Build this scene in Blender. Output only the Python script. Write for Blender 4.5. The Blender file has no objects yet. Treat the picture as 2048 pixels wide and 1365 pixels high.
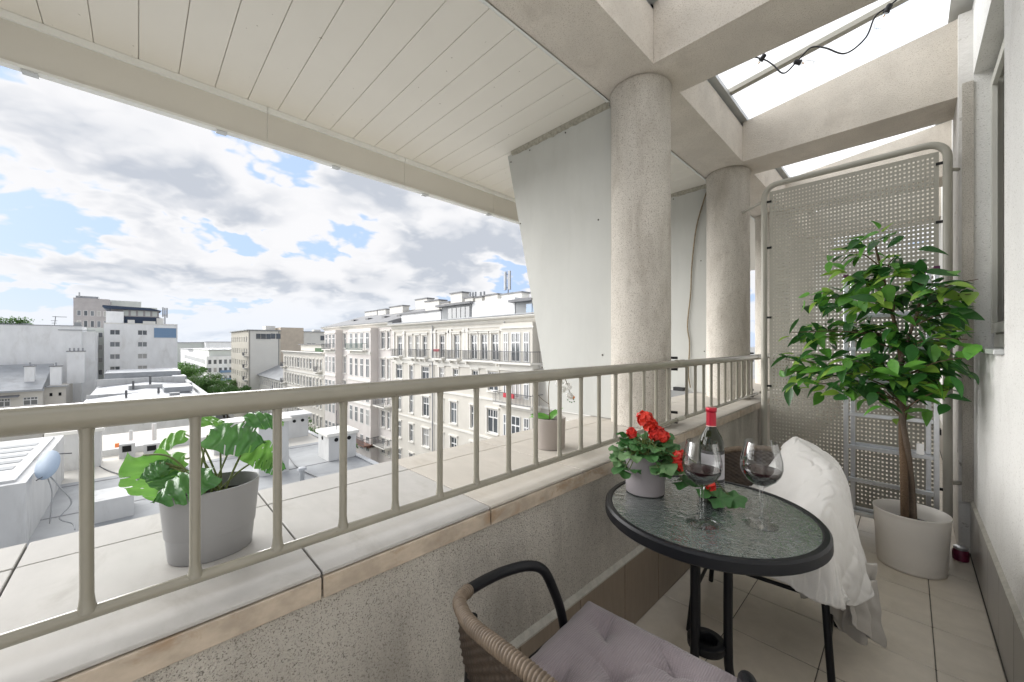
import bpy, math, random
from mathutils import Vector, Matrix, noise as mnoise
S = bpy.context.scene
COL = S.collection
R = math.radians
random.seed(7)

# ------------------------------------------------------------------ camera
EYE = 1.22
cam = bpy.data.cameras.new("camera")
cam.sensor_width = 36.0
cam.lens = 13.548
cam.shift_y = 0.0027
cam.clip_start = 0.02
cam.clip_end = 6000
cam_o = bpy.data.objects.new("camera", cam)
COL.objects.link(cam_o)
cam_o.location = (0, 0, EYE)
cam_o.rotation_euler = (R(90), 0, R(45.82))
S.camera = cam_o

# ------------------------------------------------------------------ sky and sun
SUN_EL, SUN_AZ = R(18), R(247)          # azimuth measured clockwise from +Y
sun_dir = Vector((math.sin(SUN_AZ) * math.cos(SUN_EL), math.cos(SUN_AZ) * math.cos(SUN_EL), math.sin(SUN_EL)))
W = bpy.data.worlds.new("World")
S.world = W
W.use_nodes = True
wt = W.node_tree
wt.nodes.clear()


class NT:
    """small helper that adds and wires shader nodes"""
    def __init__(self, tree):
        self.t = tree

    def n(self, kind, **kw):
        nd = self.t.nodes.new(kind)
        for k, v in kw.items():
            setattr(nd, k, v)
        return nd

    def put(self, sock, v):
        if hasattr(v, "is_output"):
            self.t.links.new(v, sock)
        elif v is not None:
            sock.default_value = v

    def math(self, op, a, b=None, c=None, clamp=False):
        nd = self.n("ShaderNodeMath", operation=op)
        nd.use_clamp = clamp
        self.put(nd.inputs[0], a)
        if b is not None:
            self.put(nd.inputs[1], b)
        if c is not None:
            self.put(nd.inputs[2], c)
        return nd.outputs[0]

    def vmath(self, op, a, b=None):
        nd = self.n("ShaderNodeVectorMath", operation=op)
        self.put(nd.inputs[0], a)
        if b is not None:
            self.put(nd.inputs[1], b)
        return nd.outputs["Value"] if op in ("DISTANCE", "DOT_PRODUCT", "LENGTH") else nd.outputs[0]

    def noise(self, vec, scale, detail=4.0, rough=0.55, dist=0.0, dim="3D"):
        nd = self.n("ShaderNodeTexNoise", noise_dimensions=dim)
        self.put(nd.inputs["Vector"], vec)
        nd.inputs["Scale"].default_value = scale
        nd.inputs["Detail"].default_value = detail
        nd.inputs["Roughness"].default_value = rough
        nd.inputs["Distortion"].default_value = dist
        return nd.outputs["Fac"]

    def ramp(self, f, a, b, lo=0.0, hi=1.0, smooth=True):
        nd = self.n("ShaderNodeMapRange")
        nd.interpolation_type = "SMOOTHSTEP" if smooth else "LINEAR"
        self.put(nd.inputs[0], f)
        for i, v in ((1, a), (2, b), (3, lo), (4, hi)):
            nd.inputs[i].default_value = v
        return nd.outputs[0]

    def mix(self, f, a, b, blend="MIX"):
        nd = self.n("ShaderNodeMix", data_type="RGBA", blend_type=blend)
        self.put(nd.inputs[0], f)
        for s, v in ((nd.inputs[6], a), (nd.inputs[7], b)):
            if not hasattr(v, "is_output"):
                v = tuple(v) + (1.0,) * (4 - len(v))
            self.put(s, v)
        return nd.outputs[2]


def sky_nodes():
    k = NT(wt)
    sky = k.n("ShaderNodeTexSky", sky_type="NISHITA")
    sky.sun_disc = False
    sky.sun_elevation = SUN_EL
    sky.sun_rotation = SUN_AZ
    sky.air_density = 1.0
    sky.dust_density = 0.4
    sky.ozone_density = 1.2
    geo = k.n("ShaderNodeNewGeometry")
    d = k.vmath("SCALE", geo.outputs["Incoming"])
    d.node.inputs["Scale"].default_value = -1.0
    sep = k.n("ShaderNodeSeparateXYZ")
    k.put(sep.inputs[0], d)
    z = sep.outputs[2]
    # a cloud deck: perspective compresses it towards the horizon
    den = k.math("ADD", k.math("MAXIMUM", z, 0.0), 0.30)
    cx = k.n("ShaderNodeCombineXYZ")
    k.put(cx.inputs[0], k.math("DIVIDE", sep.outputs[0], den))
    k.put(cx.inputs[1], k.math("DIVIDE", sep.outputs[1], den))
    k.put(cx.inputs[2], k.math("MULTIPLY", z, 1.1))
    p = k.vmath("ADD", cx.outputs[0], (CLOUD_OFF[0], CLOUD_OFF[1], CLOUD_OFF[2]))
    wv = k.n("ShaderNodeTexNoise")
    k.put(wv.inputs["Vector"], p)
    wv.inputs["Scale"].default_value = 2.6
    wv.inputs["Detail"].default_value = 5.0
    warp = k.vmath("SCALE", k.vmath("SUBTRACT", wv.outputs["Color"], (0.5, 0.5, 0.5)))
    warp.node.inputs["Scale"].default_value = 0.22
    pw = k.vmath("ADD", p, warp)
    def puff(vec, lumps=((3.0, 0.17), (6.5, 0.12), (14.0, 0.075), (30.0, 0.045)), det=9.0):
        """fractal density with rounded cauliflower lumps at several sizes"""
        n0 = k.noise(vec, 1.5, det, 0.5)
        for sc, amt in lumps:
            vo = k.n("ShaderNodeTexVoronoi", feature="F1")
            k.put(vo.inputs["Vector"], vec)
            vo.inputs["Scale"].default_value = sc
            n0 = k.math("ADD", n0, k.math("MULTIPLY", k.math("SUBTRACT", 0.46, k.math("POWER", vo.outputs["Distance"], 1.4)), amt))
        return n0

    dens = puff(pw)
    # density sampled higher up and nearer the light: more cloud there means a shaded base here
    dens2 = puff(k.vmath("ADD", pw, (0.07, 0.015, 0.17)), ((3.0, 0.17), (6.5, 0.12)), 3.0)
    cover = dens
    for (vx, vy, vz), rad, amt in SKY_GAPS:
        g = k.ramp(k.vmath("DISTANCE", d, (vx, vy, vz)), 0.0, rad, amt, 0.0)
        cover = k.math("ADD", cover, g)
    mask = k.ramp(cover, 0.415, 0.467)
    core = k.ramp(cover, 0.455, 0.60)
    fall = k.ramp(k.math("SUBTRACT", dens2, dens), -0.09, 0.09)
    thick = k.ramp(dens2, 0.50, 0.70)
    shade = k.math("MULTIPLY", k.math("ADD", k.math("MULTIPLY", fall, 0.75), k.math("MULTIPLY", thick, 0.45), None, True), core)
    cloud = k.mix(shade, CLOUD_WHITE, CLOUD_GREY)
    hz = k.ramp(z, 0.0, 0.16, 1.0, 0.0)
    blue = k.vmath("SCALE", sky.outputs[0])
    blue.node.inputs["Scale"].default_value = SKY_STRENGTH
    blue = k.mix(k.ramp(z, 0.0, 0.45, 0.96, 0.92), blue, (0.086, 0.112, 0.166))
    c = k.mix(mask, blue, cloud)
    c = k.mix(k.math("MULTIPLY", hz, 0.55), c, (0.132, 0.145, 0.165))
    c = k.mix(k.ramp(z, -0.02, 0.0), (0.10, 0.10, 0.10), c)
    bg = k.n("ShaderNodeBackground")
    k.put(bg.inputs[0], c)
    bg.inputs[1].default_value = SKY_GAIN
    out = k.n("ShaderNodeOutputWorld")
    wt.links.new(bg.outputs[0], out.inputs[0])


SKY_STRENGTH = 0.05                    # Nishita radiance multiplier
SKY_GAIN = 1.0
CLOUD_OFF = (3.7, 1.3, 0.4)
CLOUD_WHITE = (0.154, 0.154, 0.157)
CLOUD_GREY = (0.095, 0.1015, 0.1135)
SKY_GAPS = [((-0.921, 0.05, 0.389), 0.11, -0.09), ((-0.915, 0.14, 0.374), 0.11, -0.12), ((-0.897, 0.246, 0.366), 0.10, -0.12), ((-0.968, -0.122, 0.22), 0.06, -0.06), ((-0.94, -0.06, 0.30), 0.16, 0.09), ((-0.93, 0.08, 0.25), 0.16, 0.08), ((-0.76, 0.56, 0.26), 0.22, 0.07), ((-0.98, -0.12, 0.10), 0.16, 0.06)]
sky_nodes()

sun = bpy.data.lights.new("sun", "SUN")
sun.energy = 1.5
sun.angle = R(75)
sun.color = (1.0, 0.985, 0.96)
sun_o = bpy.data.objects.new("sun", sun)
COL.objects.link(sun_o)
sun_o.rotation_euler = (-sun_dir).to_track_quat("-Z", "Y").to_euler()
sun_o.location = (0, 0, 60)

vs = S.view_settings
vs.view_transform = "Standard"
vs.look = "None"
vs.exposure = 2.65
vs.gamma = 1.0
vs.use_curve_mapping = False
S.cycles.use_denoising = True
S.cycles.max_bounces = 10
S.cycles.diffuse_bounces = 5
S.cycles.transparent_max_bounces = 16
S.cycles.caustics_reflective = False
S.cycles.caustics_refractive = False

# ------------------------------------------------------------------ materials
MATS = {}


def mat(name, col, rough=0.6, metal=0.0, var=0.0, scale=6.0, bump=0.0, bscale=120.0, col2=None, c2lo=0.5, c2hi=0.7,
        c2scale=3.0, speck=None, sscale=160.0, slo=0.62, shi=0.72, stretch=None, spec=0.5, coat=0.0, trans=0.0, ior=1.45, alpha=1.0, sheen=0.0):
    if name in MATS:
        return MATS[name]
    m = bpy.data.materials.new(name)
    m.use_nodes = True
    k = NT(m.node_tree)
    b = m.node_tree.nodes["Principled BSDF"]
    b.inputs["Roughness"].default_value = rough
    b.inputs["Metallic"].default_value = metal
    b.inputs["Specular IOR Level"].default_value = spec
    b.inputs["Coat Weight"].default_value = coat
    b.inputs["Transmission Weight"].default_value = trans
    b.inputs["IOR"].default_value = ior
    b.inputs["Sheen Weight"].default_value = sheen
    tc = k.n("ShaderNodeTexCoord")
    v = tc.outputs["Object"]
    if stretch:
        mp = k.n("ShaderNodeMapping")
        k.put(mp.inputs["Vector"], v)
        mp.inputs["Scale"].default_value = stretch
        v = mp.outputs[0]
    c = tuple(col) + (1,)
    out = None
    if var:
        f = k.noise(v, scale, 5.0, 0.6)
        f = k.ramp(f, 0.25, 0.75)
        out = k.mix(f, [x * (1 - var) for x in col], [min(1, x * (1 + var)) for x in col])
    if col2:
        f2 = k.ramp(k.noise(v, c2scale, 8.0, 0.65, 0.4), c2lo, c2hi)
        out = k.mix(f2, out if out else col, col2)
    if speck:
        f3 = k.ramp(k.noise(tc.outputs["Object"], sscale, 2.0, 0.6), slo, shi)
        out = k.mix(f3, out if out else col, speck)
    if out:
        k.put(b.inputs["Base Color"], out)
    else:
        b.inputs["Base Color"].default_value = c
    if bump:
        bn = k.n("ShaderNodeBump")
        bn.inputs["Strength"].default_value = bump
        bn.inputs["Distance"].default_value = 0.01
        k.put(bn.inputs["Height"], k.noise(tc.outputs["Object"], bscale, 3.0, 0.65))
        k.put(b.inputs["Normal"], bn.outputs[0])
    MATS[name] = m
    return m


# ------------------------------------------------------------------ mesh building
class MB:
    def __init__(self):
        self.v, self.f = [], []

    def add(self, vs_, fs_):
        o = len(self.v)
        self.cuts = getattr(self, "cuts", []) + [(o, len(self.f))]
        self.v += [tuple(p) for p in vs_]
        self.f += [tuple(i + o for i in fc) for fc in fs_]
        return self

    def box(self, x0, x1, y0, y1, z0, z1):
        return self.add([(x0, y0, z0), (x1, y0, z0), (x1, y1, z0), (x0, y1, z0), (x0, y0, z1), (x1, y0, z1), (x1, y1, z1), (x0, y1, z1)],
                        [(3, 2, 1, 0), (4, 5, 6, 7), (0, 1, 5, 4), (1, 2, 6, 5), (2, 3, 7, 6), (3, 0, 4, 7)])

    def cbox(self, x0, x1, y0, y1, z0, z1, b=0.004):
        """box with chamfered edges"""
        pts, idx = [], {}
        for ix, x in enumerate((x0, x1)):
            for iy, y in enumerate((y0, y1)):
                for iz, z in enumerate((z0, z1)):
                    sx, sy, sz = (b, -b)[ix], (b, -b)[iy], (b, -b)[iz]
                    for a, p in enumerate(((x, y + sy, z + sz), (x + sx, y, z + sz), (x + sx, y + sy, z))):
                        idx[ix, iy, iz, a] = len(pts)
                        pts.append(p)
        g = lambda i, j, l, a: idx[i, j, l, a]
        fs = []
        for s in (0, 1):
            q = [g(s, 0, 0, 0), g(s, 1, 0, 0), g(s, 1, 1, 0), g(s, 0, 1, 0)]
            fs.append(q if s else q[::-1])
            q = [g(0, s, 0, 1), g(0, s, 1, 1), g(1, s, 1, 1), g(1, s, 0, 1)]
            fs.append(q if s else q[::-1])
            q = [g(0, 0, s, 2), g(1, 0, s, 2), g(1, 1, s, 2), g(0, 1, s, 2)]
            fs.append(q if s else q[::-1])
        for i in (0, 1):
            for j in (0, 1):
                fs.append([g(i, j, 0, 0), g(i, j, 1, 0), g(i, j, 1, 1), g(i, j, 0, 1)] if i != j else [g(i, j, 0, 1), g(i, j, 1, 1), g(i, j, 1, 0), g(i, j, 0, 0)])
                fs.append([g(i, 0, j, 0), g(i, 0, j, 2), g(i, 1, j, 2), g(i, 1, j, 0)] if i == j else [g(i, 1, j, 0), g(i, 1, j, 2), g(i, 0, j, 2), g(i, 0, j, 0)])
                fs.append([g(0, i, j, 1), g(1, i, j, 1), g(1, i, j, 2), g(0, i, j, 2)] if i == j else [g(0, i, j, 2), g(1, i, j, 2), g(1, i, j, 1), g(0, i, j, 1)])
                for l in (0, 1):
                    t = [g(i, j, l, 0), g(i, j, l, 1), g(i, j, l, 2)]
                    fs.append(t if (i + j + l) % 2 else t[::-1])
        return self.add(pts, fs)

    def tube(self, pts, r, n=10, closed=False, caps=True):
        """round bar through points; r is a number or one radius per point"""
        pts = [Vector(p) for p in pts]
        m = len(pts)
        rad = r if isinstance(r, (list, tuple)) else [r] * m
        self.cuts = getattr(self, "cuts", []) + [(len(self.v), len(self.f))]
        prev = None
        base = len(self.v)
        for i, p in enumerate(pts):
            a = pts[(i - 1) % m] if (closed or i > 0) else p
            b = pts[(i + 1) % m] if (closed or i < m - 1) else p
            t = (b - a).normalized()
            if prev is None:
                u = t.orthogonal().normalized()
                if abs(t.z) < 0.95:
                    u = t.cross(Vector((0, 0, 1))).normalized()
            else:
                u = (prev - t * prev.dot(t)).normalized()
            prev = u
            w = t.cross(u)
            for q in range(n):
                an = 2 * math.pi * q / n
                self.v.append(tuple(p + (u * math.cos(an) + w * math.sin(an)) * rad[i]))
        for i in range(m if closed else m - 1):
            i2 = (i + 1) % m
            for q in range(n):
                q2 = (q + 1) % n
                self.f.append((base + i * n + q, base + i * n + q2, base + i2 * n + q2, base + i2 * n + q))
        if caps and not closed:
            self.f.append(tuple(base + q for q in reversed(range(n))))
            self.f.append(tuple(base + (m - 1) * n + q for q in range(n)))
        return self

    def lathe(self, prof, n=32, c=(0, 0, 0), sx=1.0, sy=1.0, rot=0.0):
        """profile of (radius, z), turned round the z axis"""
        base = len(self.v)
        cr, sr = math.cos(rot), math.sin(rot)
        for r_, z_ in prof:
            for q in range(n):
                an = 2 * math.pi * q / n
                x, y = r_ * math.cos(an) * sx, r_ * math.sin(an) * sy
                self.v.append((c[0] + x * cr - y * sr, c[1] + x * sr + y * cr, c[2] + z_))
        for i in range(len(prof) - 1):
            for q in range(n):
                q2 = (q + 1) % n
                self.f.append((base + i * n + q, base + i * n + q2, base + (i + 1) * n + q2, base + (i + 1) * n + q))
        if prof[0][0] > 1e-6:
            self.f.append(tuple(base + q for q in reversed(range(n))))
        if prof[-1][0] > 1e-6:
            self.f.append(tuple(base + (len(prof) - 1) * n + q for q in range(n)))
        return self

    def prism(self, poly, axis, a, b):
        """polygon extruded along axis 0/1/2 from a to b; poly in the two other axes, in order"""
        def mk(p, t):
            q = list(p)
            q.insert(axis, t)
            return tuple(q)
        n = len(poly)
        vs_ = [mk(p, a) for p in poly] + [mk(p, b) for p in poly]
        fs = [tuple(range(n)), tuple(reversed(range(n, 2 * n)))] + [(i, i + n, (i + 1) % n + n, (i + 1) % n) for i in range(n)]
        return self.add(vs_, fs)

    def grid(self, fn, nu, nv, wrap_u=False):
        base = len(self.v)
        for j in range(nv + 1):
            for i in range(nu + (0 if wrap_u else 1)):
                self.v.append(tuple(fn(i / nu, j / nv)))
        w = nu if wrap_u else nu + 1
        for j in range(nv):
            for i in range(nu):
                i2 = (i + 1) % w if wrap_u else i + 1
                self.f.append((base + j * w + i, base + j * w + i2, base + (j + 1) * w + i2, base + (j + 1) * w + i))
        return self

    def mesh(self, name, m, smooth=None, org=(0, 0, 0), fix=True):
        me = bpy.data.meshes.new(name)
        ox, oy, oz = org
        me.from_pydata([(x - ox, y - oy, z - oz) for x, y, z in self.v], [], self.f)
        if fix:
            import bmesh
            bm = bmesh.new()
            bm.from_mesh(me)
            bmesh.ops.remove_doubles(bm, verts=bm.verts, dist=1e-6)
            bmesh.ops.recalc_face_normals(bm, faces=bm.faces)
            bm.to_mesh(me)
            bm.free()
        if m:
            me.materials.append(m)
        if smooth is not None:
            me.shade_smooth()
            if smooth < 180:
                me.set_sharp_from_angle(angle=R(smooth))
        me.update()
        return me


def root_of(o):
    while o.parent:
        o = o.parent
    return o


def abs_loc(o):
    v = Vector((0, 0, 0))
    while o:
        v += o.location
        o = o.parent
    return v


def part(name, mb, m, parent=None, smooth=None, local=False, fix=True, **props):
    """link a mesh as one object; coordinates are world ones unless local"""
    org = (0, 0, 0)
    if parent is not None and not local:
        org = abs_loc(parent)
    me = mb if isinstance(mb, bpy.types.Mesh) else mb.mesh(name, m, smooth, org, fix)
    o = bpy.data.objects.new(name, me)
    COL.objects.link(o)
    o.parent = parent
    for k_, v_ in props.items():
        o[k_] = v_
    return o


def pieces(name, mb, m, parent=None, smooth=None, local=False):
    """like part(), but every solid added to the builder becomes an object of its own"""
    cuts = mb.cuts + [(len(mb.v), len(mb.f))]
    for (v0, f0), (v1, f1) in zip(cuts, cuts[1:]):
        b = MB()
        b.v = mb.v[v0:v1]
        b.f = [tuple(i - v0 for i in f) for f in mb.f[f0:f1]]
        part(name, b, m, parent, smooth, local)


def thing(name, label, category, loc=(0, 0, 0), group=None, kind=None, rotz=0.0):
    o = bpy.data.objects.new(name, None)
    o.empty_display_size = 0.1
    COL.objects.link(o)
    o.location = loc
    o.rotation_euler = (0, 0, rotz)
    if label:
        o["label"] = label
    if category:
        o["category"] = category
    if group:
        o["group"] = group
    if kind:
        o["kind"] = kind
    return o


def struct(name, mb=None, m=None, smooth=None):
    if mb is None:
        o = thing(name, None, None)
        o["kind"] = "structure"
        return o
    return part(name, mb, m, None, smooth, kind="structure")


def copy_tree(o, parent=None):
    c = o.copy()
    COL.objects.link(c)
    c.parent = parent
    for ch in list(o.children):
        copy_tree(ch, c)
    return c


def put(me, name, parent, loc, rot=(0, 0, 0), sc=(1, 1, 1)):
    """one more object from a shared mesh"""
    o = bpy.data.objects.new(name, me)
    COL.objects.link(o)
    o.parent = parent
    o.location = loc
    o.rotation_euler = rot
    o.scale = sc
    return o


def bez(pts, n=8, closed=False):
    """Catmull-Rom curve through points"""
    P_ = [Vector(p) for p in pts]
    m = len(P_)
    out = []
    rng = range(m if closed else m - 1)
    for i in rng:
        p0 = P_[(i - 1) % m] if (closed or i > 0) else P_[0]
        p1, p2 = P_[i], P_[(i + 1) % m]
        p3 = P_[(i + 2) % m] if (closed or i < m - 2) else P_[-1]
        for j in range(n):
            t = j / n
            out.append(0.5 * ((2 * p1) + (p2 - p0) * t + (2 * p0 - 5 * p1 + 4 * p2 - p3) * t * t + (3 * p1 - p0 - 3 * p2 + p3) * t ** 3))
    if not closed:
        out.append(P_[-1])
    return out


def nz(x, y, z=0.0):
    return mnoise.noise(Vector((x, y, z)))
# ------------------------------------------------------------------ surface materials
M_tile = mat("floor_tile_glaze", (0.62, 0.56, 0.475), 0.32, var=0.07, scale=9, col2=(0.53, 0.475, 0.395), c2lo=0.45, c2hi=0.75, c2scale=5, bump=0.04, bscale=60)
M_grout = mat("grout", (0.13, 0.12, 0.105), 0.95, var=0.2, scale=30)
M_skirt = mat("skirting_tile", (0.25, 0.20, 0.155), 0.35, var=0.08, scale=8, stretch=(1, 12, 1))
M_skirt_g = mat("skirting_tile_grey", (0.34, 0.325, 0.305), 0.35, var=0.05, scale=8)
M_mortar = mat("pale_mortar", (0.45, 0.43, 0.38), 0.9, var=0.12, scale=40, bump=0.3, bscale=150)
M_render = mat("dark_pebbly_render", (0.56, 0.525, 0.47), 0.95, var=0.14, scale=3.0, col2=(0.43, 0.40, 0.355), c2lo=0.46, c2hi=0.66, c2scale=5.0, stretch=(1, 1, 0.35),
               speck=(0.22, 0.20, 0.17), sscale=320, slo=0.52, shi=0.68, bump=0.9, bscale=240)
M_column = mat("column_render", (0.60, 0.56, 0.50), 0.95, var=0.10, scale=4, col2=(0.46, 0.42, 0.365), c2lo=0.44, c2hi=0.70, c2scale=9, stretch=(1, 1, 0.35),
               speck=(0.31, 0.275, 0.225), sscale=200, slo=0.52, shi=0.68, bump=0.8, bscale=190)
M_beam = mat("beam_render", (0.65, 0.595, 0.52), 0.95, var=0.10, scale=3, col2=(0.54, 0.485, 0.42), c2lo=0.5, c2hi=0.75, c2scale=4,
             speck=(0.46, 0.395, 0.32), sscale=190, slo=0.55, shi=0.68, bump=0.6, bscale=200)
M_wall = mat("pale_wall_render", (0.84, 0.83, 0.805), 0.95, var=0.05, scale=2.5, col2=(0.74, 0.725, 0.70), c2lo=0.48, c2hi=0.78, c2scale=5,
             stretch=(1, 1, 0.45), speck=(0.5, 0.485, 0.45), sscale=140, slo=0.6, shi=0.72, bump=0.45, bscale=180)
M_crack = mat("cracked_white_paint", (0.70, 0.68, 0.65), 0.9, var=0.06, scale=6, col2=(0.36, 0.33, 0.29), c2lo=0.60, c2hi=0.66, c2scale=9, bump=0.5, bscale=60)
M_soffit = mat("cream_sheet_metal", (0.71, 0.672, 0.595), 0.42, var=0.02, scale=2, bump=0.015, bscale=8, speck=(0.42, 0.38, 0.31), sscale=26, slo=0.735, shi=0.76)
M_fascia = mat("fascia_sheet", (0.58, 0.555, 0.495), 0.42, var=0.03, scale=2, bump=0.02, bscale=5)
M_trim = mat("pale_trim", (0.72, 0.72, 0.68), 0.45, var=0.04, scale=5)
M_panel = mat("grey_fibre_panel", (0.47, 0.47, 0.44), 0.6, var=0.05, scale=2.5, col2=(0.435, 0.432, 0.40), c2lo=0.5, c2hi=0.8, c2scale=4, stretch=(1.6, 1, 0.5))
M_foam = mat("expanded_foam", (0.34, 0.32, 0.26), 0.95, var=0.25, scale=50, bump=1.0, bscale=90)
M_screw = mat("rusty_screw", (0.06, 0.05, 0.04), 0.6, 0.5)
M_terr = mat("terrace_stone_tile", (0.42, 0.405, 0.385), 0.7, spec=0.25, var=0.07, scale=4, col2=(0.335, 0.318, 0.292), c2lo=0.5, c2hi=0.8, c2scale=4, stretch=(1, 2.2, 1), bump=0.02, bscale=50)
M_terr2 = mat("terrace_stone_tile_warm", (0.47, 0.435, 0.385), 0.65, spec=0.3, var=0.07, scale=4, col2=(0.385, 0.345, 0.29), c2lo=0.5, c2hi=0.8, c2scale=4, stretch=(1, 2.2, 1), bump=0.02, bscale=50)
M_edge = mat("travertine_edge", (0.44, 0.37, 0.295), 0.4, var=0.20, scale=20, col2=(0.33, 0.235, 0.155), c2lo=0.52, c2hi=0.70, c2scale=12, stretch=(1, 0.8, 1.2))
M_rail = mat("khaki_rail_paint", (0.255, 0.238, 0.19), 0.27, var=0.09, scale=5, col2=(0.16, 0.115, 0.075), c2lo=0.67, c2hi=0.72, c2scale=26,  spec=0.5, coat=0.3, bump=0.03, bscale=30)
M_railp = mat("pale_rail_paint", (0.39, 0.372, 0.32), 0.4, var=0.04, scale=5, coat=0.1)
M_dark = mat("dark_steel", (0.03, 0.03, 0.03), 0.5, 0.6)
M_alu = mat("brushed_aluminium", (0.72, 0.73, 0.75), 0.32, 0.95, var=0.06, scale=20, bump=0.03, bscale=200)
M_zinc = mat("zinc_flashing", (0.52, 0.53, 0.52), 0.45, 0.4, var=0.08, scale=6)
M_frame = mat("cream_window_frame", (0.58, 0.57, 0.52), 0.4, var=0.03, scale=5)
M_paneglass = mat("window_glass_pale_reflection", (0.44, 0.43, 0.40), 0.10, spec=0.6)  # pale base colour stands in for the bright grazing reflection; no blind behind


def glass_sheet_mat():
    m = bpy.data.materials.new("whitened_roof_glass")
    m.use_nodes = True
    t = m.node_tree
    t.nodes.clear()
    k = NT(t)
    tr = k.n("ShaderNodeBsdfTransparent")
    tr.inputs[0].default_value = (0.96, 0.98, 0.98, 1)
    tl = k.n("ShaderNodeBsdfTranslucent")
    tl.inputs[0].default_value = (0.95, 0.96, 0.97, 1)
    gl = k.n("ShaderNodeBsdfGlossy")
    gl.inputs["Roughness"].default_value = 0.05
    m1 = k.n("ShaderNodeMixShader")
    tc = k.n("ShaderNodeTexCoord")
    f = k.ramp(k.noise(tc.outputs["Object"], 3.0, 6.0, 0.6), 0.35, 0.75, 0.45, 0.75)  # large translucent share whitens the panes, standing in for glare of bright sky
    k.put(m1.inputs[0], f)
    t.links.new(tr.outputs[0], m1.inputs[1])
    t.links.new(tl.outputs[0], m1.inputs[2])
    m2 = k.n("ShaderNodeMixShader")
    m2.inputs[0].default_value = 0.05
    t.links.new(m1.outputs[0], m2.inputs[1])
    t.links.new(gl.outputs[0], m2.inputs[2])
    o = k.n("ShaderNodeOutputMaterial")
    t.links.new(m2.outputs[0], o.inputs[0])
    return m


M_roofglass = glass_sheet_mat()

# ------------------------------------------------------------------ balcony: floor, parapet, terrace
XW, XP = 0.25, -0.836            # faces of the house wall and of the parapet
Y0, Y1 = -1.25, 9.0              # balcony runs from behind the camera to the neighbour's end
floor = struct("floor", MB().box(XP - 0.02, XW + 0.06, Y0, Y1, -0.25, -0.003), M_grout)
tmesh = MB().cbox(-0.1525, 0.1525, -0.1535, 0.1535, -0.008, 0.0, 0.002).mesh("tile", M_tile)
xs = [-0.853 + 0.3085 * i + 0.154 for i in range(4)]      # grout lines at -.853 -.545 -.236 .072 ...
for j in range(-11, 24):
    yc = 2.145 + 0.311 * j + 0.1555
    if yc - 0.16 < Y0 or yc + 0.16 > Y1:
        continue
    for i, xc in enumerate((-0.6995, -0.391, -0.0825)):
        put(tmesh, "tile", floor, (xc, yc, random.uniform(-0.0006, 0.0006)), (random.uniform(-0.0015, 0.0015), random.uniform(-0.0015, 0.0015), 0))
cut = MB().cbox(0.0735, 0.2465, -0.1535, 0.1535, -0.008, 0.0, 0.002).mesh("tile", M_tile)
for j in range(-11, 24):
    yc = 2.145 + 0.311 * j + 0.1555
    if yc - 0.16 < Y0 or yc + 0.16 > Y1:
        continue
    put(cut, "tile", floor, (0, yc, random.uniform(-0.0006, 0.0006)))

ZT = 0.757
par = part("parapet_wall", MB().box(-1.44, XP, Y0, Y1, -1.2, 0.716), M_render)
par["label"] = "low dark pebbly parapet wall under the khaki railing"
par["category"] = "wall"
sk = MB().cbox(XP, XP + 0.009, -0.1535, 0.1535, 0.002, 0.297, 0.0015).mesh("skirting_tile", M_skirt)
for j in range(-10, 23):
    yc = 2.24 + 0.311 * j
    if Y0 < yc - 0.16 and yc + 0.16 < Y1:
        put(sk, "skirting_tile", par, (random.uniform(-0.0006, 0.0004), yc, 0))
part("mortar_strip", MB().prism([(XP, 0.297), (XP + 0.012, 0.297), (XP + 0.012, 0.304), (XP, 0.322)], 1, Y0, Y1), M_mortar, par)
part("end_pier", MB().box(XP - 0.02, XP + 0.035, 3.56, 3.86, 0.0, 0.715), M_column, par)

terr = struct("terrace", MB().box(-1.425, -0.8375, Y0, Y1, 0.7165, 0.748), mat("terrace_grout", (0.16, 0.155, 0.145), 0.95, var=0.2, scale=30))
TP = 0.4513
for j in range(-4, 19):
    yc = 0.269 + TP * (j + 0.5)
    if yc - 0.23 < Y0 or yc + 0.23 > Y1:
        continue
    warm = M_terr2 if yc > 0.9 else M_terr
    h = TP / 2 - 0.002
    part("tile", MB().cbox(-1.284, -0.8305, yc - h, yc + h, 0.7485, ZT + random.uniform(-0.0008, 0.0004), 0.0015), warm, terr)
    part("tile", MB().cbox(-1.43, -1.2875, yc - h, yc + h, 0.7485, ZT + random.uniform(-0.0008, 0.0004), 0.0015), warm, terr)
    part("edge_tile", MB().cbox(-0.8365, -0.8265, yc - h, yc + h, 0.703, 0.7465, 0.0015), M_edge, terr)

# own building below the terrace and behind the wall
own = part("building_wall", MB().box(-1.44, 8.0, Y0, Y1, -22.0, -1.2).box(0.262, 0.50, 3.47, Y1, -1.2, 3.24).box(0.262, 0.50, Y0, 2.44, -1.2, 3.24)
           .box(0.262, 0.50, 2.44, 3.47, -1.2, 1.175).box(0.262, 0.50, 2.44, 3.47, 2.78, 3.24).box(0.50, 8.0, Y0, Y1, 2.6, 3.3).box(0.62, 8.0, Y0, Y1, -1.2, 2.6), M_wall)
own["label"] = "pale rendered house wall with a deep window recess behind the potted ficus"
own["category"] = "wall"
sk2 = MB().cbox(0.25, 0.262, -0.1535, 0.1535, 0.002, 0.297, 0.0015).mesh("skirting_tile", M_skirt_g)
for j in range(-10, 23):
    yc = 2.145 + 0.1555 + 0.311 * j
    if Y0 < yc - 0.16 and yc + 0.16 < Y1:
        put(sk2, "skirting_tile", own, (0, yc, 0))
part("mortar_strip", MB().prism([(0.262, 0.297), (0.2485, 0.297), (0.2485, 0.304), (0.262, 0.316)], 1, Y0, Y1), M_mortar, own)
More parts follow.
